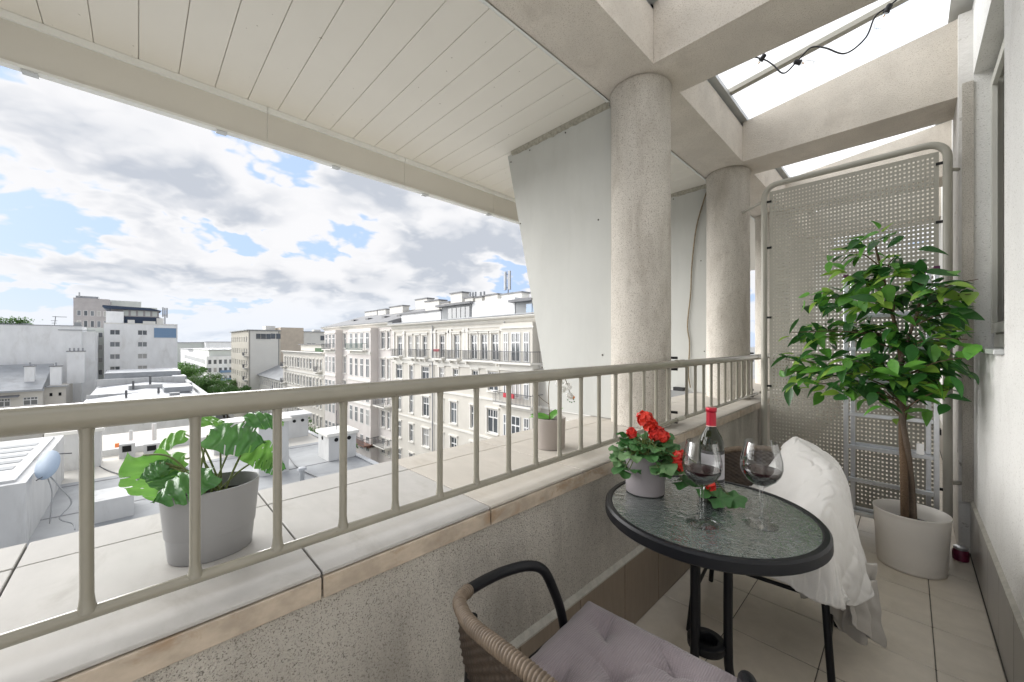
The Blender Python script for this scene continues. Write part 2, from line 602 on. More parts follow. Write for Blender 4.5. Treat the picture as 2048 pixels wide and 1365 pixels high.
# pier that ends the bay, with the cracked paint
part("pier", MB().box(0.205, 0.262, 3.475, 3.9, 0.0, 3.16), M_crack, own)
part("reveal_strip", MB().box(0.218, 0.2615, 3.455, 3.4745, 0.30, 2.74), M_column, own)
# window in the recess
win = part("window", MB().box(0.335, 0.39, 2.45, 2.52, 1.20, 2.76).box(0.335, 0.39, 3.40, 3.465, 1.20, 2.76).box(0.335, 0.39, 2.52, 3.40, 1.20, 1.27).box(0.335, 0.39, 2.52, 3.40, 2.69, 2.76)
           .box(0.35, 0.385, 2.94, 2.99, 1.27, 2.69), M_frame, own)
part("sash", MB().box(0.318, 0.336, 2.53, 2.58, 1.28, 2.68).box(0.318, 0.336, 3.34, 3.39, 1.28, 2.68).box(0.318, 0.336, 2.58, 3.34, 1.28, 1.33).box(0.318, 0.336, 2.58, 3.34, 2.63, 2.68), M_frame, win)
part("pane", MB().box(0.36, 0.366, 2.51, 3.41, 1.26, 2.70), M_paneglass, win)
part("sill", MB().cbox(0.235, 0.36, 2.445, 3.46, 1.176, 1.198, 0.003), M_zinc, own)

# ------------------------------------------------------------------ columns and beams
ZB = 2.70
XC, CR = -1.10, 0.167
CY = [-1.02, 2.122, 3.695, 5.268, 6.841]
clabs = ["rough round column at the balcony end behind", "thick round column beside the grey panel, the nearest one", "slimmer looking round column next to the perforated screen",
         "round column just beyond the perforated screen", "round column farthest along the neighbouring balcony"]
for y, lb in zip(CY, clabs):
    c = part("column", MB().lathe([(CR, ZT + 0.001), (CR * 1.004, 1.4), (CR * 0.998, 2.1), (CR, 2.645), (CR + 0.006, 2.665), (CR + 0.006, 2.685), (CR - 0.004, 2.70)], 48, (XC, y, 0)), M_column, None, 40)
    c["label"], c["category"], c["group"] = lb, "column", "round rendered columns"
bm_ = part("beam", MB().box(-1.268, -0.94, Y0, Y1, ZB + 0.001, 2.985), M_beam)
bm_["label"], bm_["category"] = "long rendered beam resting on the round columns", "beam"
xl = ["cross beam behind the camera end of the balcony", "broad cross beam from the nearest column to the house wall", "cross beam above the perforated screen", "first cross beam beyond the screen", "second cross beam beyond the screen"]
for y, lb in zip(CY, xl):
    b = part("cross_beam", MB().prism([(-0.939, ZB), (0.262, ZB), (0.262, 3.175), (-0.939, 3.018)], 1, y - 0.168, y + 0.168), M_beam)
    b["label"], b["category"], b["group"] = lb, "beam", "cross beams over the balcony"

# ------------------------------------------------------------------ glass roof between the cross beams
def zr(x):
    return 3.035 + 0.131 * (x + 0.939)

roof = thing("glass_roof", "sloping glass roof over the balcony with pale glazing bars", "glass roof", (-0.3, 2.8, 3.1))
part("flashing", MB().box(-1.268, -0.955, Y0, Y1, 2.986, 3.03).box(-0.955, -0.905, Y0, Y1, 3.0195, 3.05), M_zinc, roof)
part("flashing", MB().box(0.17, 0.2615, Y0, Y1, 3.21, 3.25), M_zinc, roof)
ys = [Y0, -1.02, 0.55, 2.122, 3.1, 3.695, 4.5, 5.268, 6.0, 6.841, Y1]
for i in range(len(ys) - 1):
    a, b = ys[i] + 0.018, ys[i + 1] - 0.018
    part("glass_pane", MB().add([(-0.93, a, zr(-0.93) + 0.03), (0.24, a, zr(0.24) + 0.03), (0.24, b, zr(0.24) + 0.03), (-0.93, b, zr(-0.93) + 0.03)], [(0, 1, 2, 3)]), M_roofglass, roof)
for y in ys[1:-1]:
    t = 0.022
    part("glazing_bar", MB().add([(-0.93, y - t, zr(-0.93)), (0.25, y - t, zr(0.25)), (0.25, y + t, zr(0.25)), (-0.93, y + t, zr(-0.93)),
                                  (-0.93, y - t, zr(-0.93) + 0.05), (0.25, y - t, zr(0.25) + 0.05), (0.25, y + t, zr(0.25) + 0.05), (-0.93, y + t, zr(-0.93) + 0.05)],
                                 [(0, 1, 2, 3), (7, 6, 5, 4), (0, 4, 5, 1), (1, 5, 6, 2), (2, 6, 7, 3), (3, 7, 4, 0)]), M_railp if y == 3.1 else M_zinc, roof)

# ------------------------------------------------------------------ soffit of the projecting eaves
XF = -2.81
sof = struct("soffit", MB().box(XF, -1.268, Y0, Y1, 2.7185, 2.98), M_soffit)
PW = 0.1588
y = Y0
j0 = int((Y0 - 0.004) / PW)
for j in range(j0, 57):
    ya = 0.004 + PW * j
    if ya < Y0 or ya + PW > Y1:
        continue
    part("soffit_board", MB().cbox(XF + 0.002, -1.285 + random.uniform(-0.004, 0.004), ya + 0.0012, ya + PW - 0.0012, 2.703, 2.718, 0.0014), M_soffit, sof)
fas = thing("fascia", "cream sheet metal fascia hanging along the outer edge of the soffit", "fascia", (XF, 2, 2.5))
seams = [Y0, 0.585, 1.53, 2.48, 3.43, 4.4, 5.35, 6.3, 7.25, 8.2, Y1]
for a, b in zip(seams, seams[1:]):
    part("fascia_sheet", MB().box(XF - 0.03, XF, a + 0.0012, b - 0.0012, 2.487, 2.80), M_fascia, fas)
    part("trim_strip", MB().box(XF, XF + 0.016, a + 0.002, b - 0.002, 2.668, 2.7015), M_trim, fas)
    part("drip_edge", MB().prism([(XF - 0.034, 2.470), (XF + 0.012, 2.470), (XF + 0.012, 2.484), (XF + 0.001, 2.489), (XF - 0.034, 2.489)], 1, a, b), M_trim, fas)
for yy in (-0.38, 0.33, 0.98, 1.7, 2.4):
    part("clip", MB().box(XF - 0.036, XF + 0.008, yy, yy + 0.05, 2.462, 2.4695), M_zinc, fas)
# crumbling filler strip between soffit and beam
fb = MB()
n = 240
for s in range(n):
    ya, yb = Y0 + (Y1 - Y0) * s / n, Y0 + (Y1 - Y0) * (s + 1) / n
    w0, w1 = 0.012 + 0.010 * abs(nz(ya * 9, 1.0)) + 0.006 * nz(ya * 30, 4), 0.012 + 0.010 * abs(nz(yb * 9, 1.0)) + 0.006 * nz(yb * 30, 4)
    fb.add([(-1.268, ya, 2.695), (-1.268, yb, 2.695), (-1.268 - w1 - 0.006, yb, 2.698), (-1.268 - w0 - 0.006, ya, 2.698), (-1.268 - w1 - 0.012, yb, 2.712), (-1.268 - w0 - 0.012, ya, 2.712)],
           [(0, 1, 2, 3), (3, 2, 4, 5)])
part("sealant_strip", fb, M_trim, sof, 60)

# ------------------------------------------------------------------ grey partition panels between the balconies
def partition(yp, label, cover):
    t = thing("partition_panel", label, "panel", (-1.7, yp, ZT))
    part("panel", MB().prism([(-1.268, ZT + 0.004), (-1.755, ZT + 0.004), (-2.187, 2.688), (-1.268, 2.688)], 1, yp, yp + 0.02), M_panel, t)
    sc = MB().lathe([(0.0055, 0), (0.0055, 0.002), (0.003, 0.0035), (0.0, 0.0035)], 10).mesh("screw", M_screw, 40)
    for x, z in ((-2.15, 2.63), (-1.95, 2.65), (-1.62, 2.65), (-2.05, 2.13), (-1.93, 1.55), (-1.83, 1.05), (-1.36, 2.0), (-1.33, 1.15)):
        put(sc, "screw", t, (x + 1.7, -0.0005, z - ZT), (R(90), 0, 0))
    fm = MB()
    for s in range(40):
        xa, xb = -1.275 - 0.86 * s / 40, -1.275 - 0.86 * (s + 1) / 40
        za, zb = 2.668 + 0.012 * nz(xa * 20, yp), 2.668 + 0.012 * nz(xb * 20, yp)
        fm.add([(xa, yp - 0.001, za), (xb, yp - 0.001, zb), (xb, yp - 0.012, zb + 0.01), (xa, yp - 0.012, za + 0.01), (xa, yp - 0.02, 2.702), (xb, yp - 0.02, 2.702)], [(0, 1, 2, 3), (3, 2, 5, 4)])
    part("foam_joint", fm, M_foam, t, 60)
    return t

partition(2.08, "pale grey partition panel with a slanted outer edge, nearest the camera", 0)
pp = partition(3.80, "grey partition panel seen between the two near columns, with a hanging brown cable", 0)
M_cable = mat("brown_cable", (0.24, 0.19, 0.12), 0.7, var=0.3, scale=30)
part("cable", MB().tube(bez([(-1.285, 3.775, 2.66), (-1.33, 3.78, 2.55), (-1.40, 3.785, 2.3), (-1.44, 3.787, 1.95), (-1.45, 3.787, 1.7), (-1.48, 3.787, 1.4), (-1.46, 3.787, 1.22), (-1.47, 3.785, 0.95), (-1.45, 3.78, 0.80)], 6), 0.006, 6), M_cable, pp, 180)
part("cable_box", MB().cbox(-1.60, -1.50, 3.74, 3.79, 0.765, 0.80, 0.004), M_dark, pp)

# ------------------------------------------------------------------ railing
XR = -0.90
def railing_bay(y_list, ya, yb, label):
    t = thing("railing", label, "railing", (XR, (ya + yb) / 2, ZT), group="khaki tube railings")
    part("top_rail", MB().tube([(XR, ya, 1.107), (XR, yb, 1.107)], 0.0212, 20), M_rail, t, 60)
    part("bottom_rail", MB().tube([(XR, ya, 0.796), (XR, yb, 0.796)], 0.0105, 14), M_rail, t, 60)
    bal = MB().tube([(0, 0, 0.8 - ZT), (0, 0, 0.805 - ZT), (0, 0, 0.812 - ZT), (0, 0, 0.826 - ZT), (0, 0, 1.074 - ZT), (0, 0, 1.084 - ZT), (0, 0, 1.095 - ZT)], [0.0125, 0.0115, 0.0098, 0.0083, 0.0083, 0.0092, 0.0115], 14).mesh("baluster", M_rail, 60)
    for y in y_list:
        put(bal, "baluster", t, (random.uniform(-0.001, 0.001), y - (ya + yb) / 2 + random.uniform(-0.0015, 0.0015), 0), (random.uniform(-0.004, 0.004), 0, 0))
    return t

r1 = railing_bay([-0.056 + 0.1306 * k for k in range(-9, 17)], Y0, 2.17, "khaki tube railing with round balusters, bay from the left edge to the nearest column")
r2 = railing_bay([2.29 + 0.1345 * k for k in range(0, 10)] + [3.62], 2.23, 3.78, "khaki tube railing, short bay between the two columns")
r3 = railing_bay([3.98 + 0.133 * k for k in range(0, 9)], 3.9, 5.22, "khaki tube railing beyond the perforated screen")
sl = MB().tube([(0, -0.05, 0), (0, 0.05, 0)], 0.0235, 18).mesh("rail_sleeve", M_rail, 60)
put(sl, "rail_sleeve", r1, (0, 2.2 - r1.location.y, 1.107 - ZT))
put(sl, "rail_sleeve", r2, (0, 3.80 - r2.location.y, 1.107 - ZT))
for rr, yy in ((r1, 2.20), (r2, 3.74)):
    part("lower_sleeve", MB().tube([(XR, yy - 0.05, 0.796), (XR, yy + 0.045, 0.796)], 0.013, 14), M_railp, rr, 60)
    for zz in (1.14, 1.075, 0.83, 0.775):
        part("wall_bolt", MB().tube([(XR - 0.048, yy - 0.015, zz), (XR - 0.012, yy - 0.005, zz)], 0.0075, 10), M_dark, rr, 60)

# ------------------------------------------------------------------ perforated screen at the far end
YM = 3.45
scr = thing("perforated_screen", "tall perforated sheet metal screen in a rounded tube frame behind the ficus", "screen", (-0.3, YM, 0.1))
xa, xb, za, zb, rr = -0.772, 0.162, 0.10, 2.425, 0.09
def corner(cx_, cz_, a0):
    return [(cx_ + rr * math.cos(a0 + R(90) * i / 6), YM, cz_ + rr * math.sin(a0 + R(90) * i / 6)) for i in range(7)]
loop = corner(xb - rr, zb - rr, 0) + corner(xa + rr, zb - rr, R(90)) + corner(xa + rr, za + rr, R(180)) + corner(xb - rr, za + rr, R(270))
part("frame_tube", MB().tube(loop, 0.0205, 16, True), M_railp, scr, 60)
ss = MB()
hx, hz = 0.0198, 0.0262
sx0, sx1, sz0, sz1 = xa + 0.035, xb - 0.035, za + 0.035, zb - 0.05
nxh, nzh = int((sx1 - sx0 - 0.02) / hx), int((sz1 - sz0 - 0.03) / hz)
mx, mz = (sx1 - sx0 - nxh * hx) / 2, (sz1 - sz0 - nzh * hz) / 2
gx = [sx0] + sum([[sx0 + mx + hx * i + hx * 0.28, sx0 + mx + hx * i + hx * 0.72] for i in range(nxh)], []) + [sx1]
gz = [sz0] + sum([[sz0 + mz + hz * i + hz * 0.31, sz0 + mz + hz * i + hz * 0.69] for i in range(nzh)], []) + [sz1]
nx_, nz_ = len(gx), len(gz)
for yy in (YM - 0.0008, YM + 0.0008):
    for z in gz:
        for x in gx:
            ss.v.append((x, yy, z))
o2 = nx_ * nz_
for j in range(nz_ - 1):
    for i in range(nx_ - 1):
        a, b, c_, d_ = j * nx_ + i, j * nx_ + i + 1, (j + 1) * nx_ + i + 1, (j + 1) * nx_ + i
        if i % 2 == 1 and j % 2 == 1:
            for p, q in ((a, b), (b, c_), (c_, d_), (d_, a)):
                ss.f.append((p, p + o2, q + o2, q))
        else:
            ss.f.append((a, b, c_, d_))
            ss.f.append((d_ + o2, c_ + o2, b + o2, a + o2))
part("perforated_sheet", ss, M_railp, scr, None, fix=False)
brk = MB().box(-0.006, 0.036, -0.004, 0.004, -0.008, 0.008).mesh("sheet_clip", M_dark)
for z in (0.35, 0.9, 1.42, 1.95, 2.3):
    put(brk, "sheet_clip", scr, (xa + 0.3 + 0.012, -0.004, z - 0.1))
    put(brk, "sheet_clip", scr, (xb + 0.3 - 0.042, -0.004, z - 0.1))
part("bracket", MB().tube([(xb + 0.015, YM, 2.25), (0.206, YM + 0.03, 2.25)], 0.0105, 12), M_railp, scr, 60)
part("bracket", MB().tube([(xa - 0.015, YM, 2.31), (-0.90, YM + 0.10, 2.31), (-0.955, YM + 0.155, 2.31)], 0.012, 12), M_railp, scr, 60)
part("bracket", MB().tube([(xb + 0.015, YM, 0.40), (0.212, YM + 0.03, 0.40)], 0.0125, 12), M_railp, scr, 60)
part("foot", MB().tube([(xb - 0.02, YM, 0.10), (xb - 0.02, YM, 0.002)], 0.012, 12), M_railp, scr, 60)
part("foot", MB().tube([(xa + 0.05, YM, 0.10), (xa + 0.05, YM, 0.002)], 0.012, 12), M_railp, scr, 60)

# end wall of the neighbouring balcony
ew = part("end_wall", MB().box(-1.43, 0.262, Y1 - 0.2, Y1 - 0.001, 0.0, 2.7), M_wall)
ew["label"], ew["category"] = "pale end wall of the neighbouring balcony behind the screen", "wall"
# ------------------------------------------------------------------ furniture materials
M_black = mat("black_powder_coat", (0.007, 0.0075, 0.0095), 0.40, spec=0.3, bump=0.05, bscale=300)
M_rattan = mat("rattan_wrap", (0.145, 0.108, 0.075), 0.5, var=0.25, scale=60, col2=(0.11, 0.08, 0.055), c2lo=0.5, c2hi=0.75, c2scale=25)
M_rattan_d = mat("woven_rattan_shaded", (0.04, 0.027, 0.018), 0.6, var=0.3, scale=40)  # colour darkened to carry the shade below the back rail
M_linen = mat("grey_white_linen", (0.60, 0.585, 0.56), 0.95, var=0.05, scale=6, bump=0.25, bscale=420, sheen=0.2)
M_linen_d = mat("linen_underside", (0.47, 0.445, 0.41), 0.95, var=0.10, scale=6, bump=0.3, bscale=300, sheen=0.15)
M_soil = mat("potting_soil", (0.035, 0.028, 0.022), 0.95, var=0.4, scale=60, bump=1.0, bscale=120)
M_bark = mat("thin_bark", (0.125, 0.08, 0.047), 0.8, var=0.3, scale=18, stretch=(1, 1, 0.2), bump=0.6, bscale=70)
M_bark2 = mat("greyer_bark", (0.115, 0.085, 0.062), 0.8, var=0.3, scale=18, stretch=(1, 1, 0.2), bump=0.6, bscale=70)
M_stem = mat("green_stem", (0.10, 0.13, 0.03), 0.5, var=0.2, scale=20)
M_stemb = mat("brown_stem", (0.11, 0.075, 0.03), 0.5, var=0.2, scale=20)


def leaf_mat(name, a, b, rough=0.35, tl=0.25):
    """leaf: two greens by noise, some light coming through"""
    m = bpy.data.materials.new(name)
    m.use_nodes = True
    k = NT(m.node_tree)
    p = m.node_tree.nodes["Principled BSDF"]
    tc = k.n("ShaderNodeTexCoord")
    oi = k.n("ShaderNodeObjectInfo")
    f = k.ramp(k.noise(k.vmath("ADD", tc.outputs["Object"], oi.outputs["Location"]), 14.0, 4.0, 0.6), 0.3, 0.7)
    f = k.math("ADD", k.math("MULTIPLY", f, 0.6), k.math("MULTIPLY", oi.outputs["Random"], 0.4))
    c = k.mix(f, a, b)
    k.put(p.inputs["Base Color"], c)
    p.inputs["Roughness"].default_value = rough
    bn = k.n("ShaderNodeBump")
    bn.inputs["Strength"].default_value = 0.25
    bn.inputs["Distance"].default_value = 0.004
    k.put(bn.inputs["Height"], k.noise(tc.outputs["Object"], 90, 2.0))
    k.put(p.inputs["Normal"], bn.outputs[0])
    t = k.n("ShaderNodeBsdfTranslucent")
    k.put(t.inputs[0], c)
    mx = k.n("ShaderNodeMixShader")
    mx.inputs[0].default_value = tl
    out = m.node_tree.nodes["Material Output"]
    m.node_tree.links.new(p.outputs[0], mx.inputs[1])
    m.node_tree.links.new(t.outputs[0], mx.inputs[2])
    m.node_tree.links.new(mx.outputs[0], out.inputs[0])
    return m


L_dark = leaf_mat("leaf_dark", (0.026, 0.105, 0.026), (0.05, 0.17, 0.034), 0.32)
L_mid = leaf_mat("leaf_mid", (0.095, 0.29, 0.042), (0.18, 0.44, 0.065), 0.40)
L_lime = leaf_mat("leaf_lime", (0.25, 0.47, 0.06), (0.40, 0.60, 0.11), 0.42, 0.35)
L_mon = leaf_mat("monstera_leaf", (0.12, 0.31, 0.05), (0.23, 0.46, 0.10), 0.30, 0.35)
L_mond = leaf_mat("monstera_leaf_dark", (0.045, 0.15, 0.04), (0.11, 0.28, 0.07), 0.20)
L_ger = leaf_mat("geranium_leaf", (0.035, 0.13, 0.03), (0.095, 0.22, 0.075), 0.5)
L_gerl = leaf_mat("geranium_leaf_pale", (0.09, 0.21, 0.07), (0.20, 0.33, 0.15), 0.55)
M_petal = leaf_mat("red_petal", (0.50, 0.008, 0.008), (0.85, 0.075, 0.04), 0.5, 0.2)
M_white_petal = leaf_mat("white_petal", (0.86, 0.85, 0.83), (0.92, 0.92, 0.90), 0.5, 0.3)


def leaf_shape(length, width, n=6, fold=0.25, droop=0.2, tip=1.6):
    """pointed oval leaf along +y, midrib on the axis, folded and drooping"""
    b = MB()
    rows = []
    for i in range(n + 1):
        t = i / n
        w = width * 0.5 * (math.sin(math.pi * t ** 0.8) ** 0.85) * (1 - 0.25 * t) if 0 < t < 1 else 0.0
        y, z = length * t, -droop * length * t * t
        rows.append([(-w, y, z + fold * w), (0, y, z), (w, y, z + fold * w)])
    for r_ in rows:
        b.v += r_
    for i in range(n):
        a = i * 3
        b.f += [(a, a + 1, a + 4, a + 3), (a + 1, a + 2, a + 5, a + 4)]
    return b


def aim(dirv, up=(0, 0, 1), roll=0.0):
    """rotation that points local +y along dirv with local +z near up"""
    y = Vector(dirv).normalized()
    u = Vector(up)
    if abs(y.dot(u.normalized())) > 0.97:
        u = Vector((0.3, 0.9, 0.2))
    x = y.cross(u).normalized()
    z = x.cross(y)
    m = Matrix((x, y, z)).transposed()
    return (m @ Matrix.Rotation(roll, 3, "Y")).to_euler()


# ------------------------------------------------------------------ bistro table
TX, TY, TZ, TR = -0.44, 1.272, 0.71, 0.305
tab = thing("bistro_table", "round black bistro table with a pebbled glass top", "table", (TX, TY, 0))
part("rim", MB().lathe([(TR - 0.021, -0.012), (TR - 0.021, -0.003), (TR - 0.018, 0.0), (TR - 0.006, 0.0), (TR, -0.006), (TR + 0.001, -0.030), (TR - 0.003, -0.034), (TR - 0.008, -0.032), (TR - 0.008, -0.016), (TR - 0.021, -0.012)], 72, (TX, TY, TZ)), M_black, tab, 40)


def table_glass():
    m = bpy.data.materials.new("pebbled_table_glass")
    m.use_nodes = True
    t = m.node_tree
    t.nodes.clear()
    k = NT(t)
    tc = k.n("ShaderNodeTexCoord")
    bn = k.n("ShaderNodeBump")
    bn.inputs["Strength"].default_value = 0.42
    bn.inputs["Distance"].default_value = 0.007
    hgt = k.math("ADD", k.noise(tc.outputs["Object"], 48.0, 2.0, 0.5, 1.5), k.math("MULTIPLY", k.noise(tc.outputs["Object"], 32.0, 2.0), 0.6))
    k.put(bn.inputs["Height"], hgt)
    tr = k.n("ShaderNodeBsdfTransparent")
    tr.inputs[0].default_value = (0.76, 0.87, 0.82, 1)
    rf = k.n("ShaderNodeBsdfRefraction")
    rf.inputs["IOR"].default_value = 1.25
    rf.inputs["Roughness"].default_value = 0.05
    rf.inputs[0].default_value = (0.82, 0.88, 0.86, 1)
    k.put(rf.inputs["Normal"], bn.outputs[0])
    df = k.n("ShaderNodeBsdfDiffuse")
    df.inputs[0].default_value = (0.58, 0.70, 0.65, 1)
    k.put(df.inputs["Normal"], bn.outputs[0])
    gl = k.n("ShaderNodeBsdfGlossy")
    gl.inputs["Roughness"].default_value = 0.06
    k.put(gl.inputs["Normal"], bn.outputs[0])
    fr = k.n("ShaderNodeFresnel")
    fr.inputs["IOR"].default_value = 1.62
    k.put(fr.inputs["Normal"], bn.outputs[0])
    m0 = k.n("ShaderNodeMixShader")
    m0.inputs[0].default_value = 0.45
    t.links.new(tr.outputs[0], m0.inputs[1])
    t.links.new(rf.outputs[0], m0.inputs[2])
    m1 = k.n("ShaderNodeMixShader")
    m1.inputs[0].default_value = 0.13
    t.links.new(m0.outputs[0], m1.inputs[1])
    t.links.new(df.outputs[0], m1.inputs[2])
    m2 = k.n("ShaderNodeMixShader")
    k.put(m2.inputs[0], k.math("MULTIPLY", fr.outputs[0], 2.2, None, True))
    t.links.new(m1.outputs[0], m2.inputs[1])
    t.links.new(gl.outputs[0], m2.inputs[2])
    o = k.n("ShaderNodeOutputMaterial")
    t.links.new(m2.outputs[0], o.inputs[0])
    return m


part("glass_top", MB().lathe([(0, -0.008), (TR - 0.0215, -0.008), (TR - 0.0215, -0.003), (0, -0.003)], 64, (TX, TY, TZ)), table_glass(), tab)
ZG = TZ - 0.003
for i in range(3):
    a = R(18 + 120 * i)
    ca, sa = math.cos(a), math.sin(a)
    pl = [(0.262, 0.668), (0.20, 0.652), (0.085, 0.640), (0.062, 0.61), (0.060, 0.50), (0.060, 0.30), (0.066, 0.21), (0.10, 0.125), (0.20, 0.085), (0.262, 0.05), (0.285, 0.010)]
    part("leg", MB().tube(bez([(TX + r_ * ca, TY + r_ * sa, z_) for r_, z_ in pl], 6), 0.0128, 12), M_black, tab, 60)
    part("foot_cap", MB().lathe([(0.0135, 0), (0.0135, 0.02), (0.011, 0.024)], 12, (TX + 0.285 * ca, TY + 0.285 * sa, 0.0)), M_black, tab, 40)
part("ring", MB().lathe([(0.032, 0.0), (0.052, 0.0), (0.054, 0.004), (0.054, 0.024), (0.050, 0.027), (0.034, 0.027), (0.032, 0.024), (0.032, 0.0)], 32, (TX, TY, 0.275)), M_black, tab, 40)
part("ring", MB().lathe([(0.036, 0.0), (0.05, 0.0), (0.05, 0.02), (0.036, 0.02), (0.036, 0.0)], 32, (TX, TY, 0.60)), M_black, tab, 40)
part("top_bar", MB().tube([(TX - 0.26, TY - 0.08, 0.672), (TX + 0.26, TY + 0.08, 0.672)], 0.009, 10), M_black, tab, 60)

# ------------------------------------------------------------------ bistro chairs
def make_chair(label, loc, rotz):
    """rattan and steel armchair facing local +y"""
    t = thing("bistro_chair", label, "chair", loc, "bistro chairs", None, rotz)
    za = 0.645
    for s in (-1, 1):
        arm = bez([(s * 0.258, -0.150, za + 0.020), (s * 0.270, -0.085, za + 0.010), (s * 0.272, -0.02, za + 0.002), (s * 0.254, 0.040, za - 0.002), (s * 0.236, 0.082, za - 0.022), (s * 0.226, 0.112, za - 0.08),
                   (s * 0.222, 0.145, 0.48), (s * 0.225, 0.172, 0.36), (s * 0.242, 0.215, 0.13), (s * 0.252, 0.235, 0.004)], 7)
        part("arm_and_leg", MB().tube(arm, 0.0128, 14), M_black, t, 60, True)
        leg = bez([(s * 0.215, -0.175, 0.64), (s * 0.222, -0.180, 0.45), (s * 0.24, -0.19, 0.25), (s * 0.266, -0.215, 0.004)], 7)
        part("rear_leg", MB().tube(leg, 0.0118, 12), M_black, t, 60, True)
        part("side_rail", MB().tube([(s * 0.224, 0.155, 0.425), (s * 0.222, -0.18, 0.425)], 0.010, 10), M_black, t, 60, True)
    part("stretcher", MB().tube([(-0.256, -0.205, 0.105), (0.256, -0.205, 0.105)], 0.0095, 10), M_black, t, 60, True)
    part("stretcher", MB().tube([(-0.241, 0.212, 0.15), (-0.252, -0.20, 0.15)], 0.008, 10), M_black, t, 60, True)
    part("stretcher", MB().tube([(0.241, 0.212, 0.15), (0.252, -0.20, 0.15)], 0.008, 10), M_black, t, 60, True)
    part("front_rail", MB().tube([(-0.224, 0.158, 0.42), (0.224, 0.158, 0.42)], 0.010, 10), M_black, t, 60, True)
    # wrapped back rail: a bar whose radius shows every turn of the strand
    half = [(0.258, -0.150, za + 0.020), (0.240, -0.188, za + 0.026), (0.200, -0.215, za + 0.036), (0.125, -0.245, za + 0.054)]
    ctrl = [(-x, y, z) for x, y, z in half] + [(0, -0.258, za + 0.070)] + half[::-1]
    rail0 = bez(ctrl, 60)
    acc = [0.0]
    for p, q in zip(rail0, rail0[1:]):
        acc.append(acc[-1] + (q - p).length)
    rail, rad, pitch, per = [], [], 0.0072, 6
    n_ = int(acc[-1] / pitch * per)
    j_ = 0
    for i in range(n_ + 1):
        l_ = acc[-1] * i / n_
        while j_ < len(acc) - 2 and acc[j_ + 1] < l_:
            j_ += 1
        rail.append(rail0[j_].lerp(rail0[j_ + 1], (l_ - acc[j_]) / max(1e-9, acc[j_ + 1] - acc[j_])))
        ph = (i % per) / per
        rad.append(0.0104 + 0.0044 * math.sin(math.pi * ph) ** 0.45 + 0.0009 * nz((i // per) * 1.37, 2.0))
    part("wrapped_back_rail", MB().tube(rail, rad, 14), M_rattan, t, 180, True)
    # woven shell below it
    def shell(u, v):
        x = -0.245 + 0.49 * u
        k_ = 1 - (x / 0.262) ** 2
        top = Vector((x, -0.162 - 0.090 * max(k_, 0) ** 0.6, za + 0.020 + 0.045 * k_))
        bot = Vector((x * 0.88, -0.135 - 0.035 * max(k_, 0) ** 0.5, 0.43))
        p = bot.lerp(top, v)
        wv = math.sin(u * 34 * math.pi) * math.sin(v * 30 * math.pi)
        p.y += -0.0035 * wv - 0.02 * math.sin(v * math.pi)
        return p
    part("woven_backrest", MB().grid(shell, 102, 60), M_rattan_d, t, 180, True)
    def seat(u, v):
        x, y = -0.220 + 0.440 * u, -0.185 + 0.345 * v
        return (x, y, 0.428 - 0.018 * math.sin(u * math.pi) * math.sin(v * math.pi) + 0.002 * math.sin(u * 30 * math.pi) * math.sin(v * 28 * math.pi))
    part("woven_seat", MB().grid(seat, 90, 84), M_rattan_d, t, 180, True)
    return t


chA = make_chair("rattan backed bistro chair with a mauve cushion, nearest the camera", (-0.436, 0.690, 0), R(1))
chB = copy_tree(chA)
chB.location = (-0.440, 1.930, 0)
chB.rotation_euler = (0, 0, R(186))
chB.scale = (0.93, 0.97, 1.0)
chB["label"] = "bistro chair on the far side of the table with linen thrown over it"

# tufted seat cushion
def ribbed_fabric():
    m = bpy.data.materials.new("mauve_ribbed_fabric")
    m.use_nodes = True
    k = NT(m.node_tree)
    p = m.node_tree.nodes["Principled BSDF"]
    tc = k.n("ShaderNodeTexCoord")
    wv = k.n("ShaderNodeTexWave", wave_type="BANDS", bands_direction="X")
    k.put(wv.inputs["Vector"], tc.outputs["Object"])
    wv.inputs["Scale"].default_value = 62.0
    wv.inputs["Distortion"].default_value = 0.0
    wv2 = k.n("ShaderNodeTexWave", wave_type="BANDS", bands_direction="Y")
    k.put(wv2.inputs["Vector"], tc.outputs["Object"])
    wv2.inputs["Scale"].default_value = 85.0
    f = k.math("MULTIPLY", wv.outputs["Fac"], k.math("ADD", k.math("MULTIPLY", wv2.outputs["Fac"], 0.5), 0.5))
    base = k.mix(k.ramp(k.noise(tc.outputs["Object"], 7.0, 4.0), 0.3, 0.7), (0.25, 0.213, 0.23), (0.31, 0.268, 0.285))
    k.put(p.inputs["Base Color"], k.mix(k.math("MULTIPLY", f, 0.55), k.mix(0.25, base, (0.11, 0.092, 0.10)), base))
    p.inputs["Roughness"].default_value = 0.95
    p.inputs["Sheen Weight"].default_value = 0.25
    bn = k.n("ShaderNodeBump")
    bn.inputs["Strength"].default_value = 0.5
    bn.inputs["Distance"].default_value = 0.003
    k.put(bn.inputs["Height"], f)
    k.put(p.inputs["Normal"], bn.outputs[0])
    return m


M_cush = ribbed_fabric()
TUFTS = [(0.27, 0.76), (0.71, 0.76), (0.49, 0.50), (0.27, 0.24), (0.71, 0.24)]


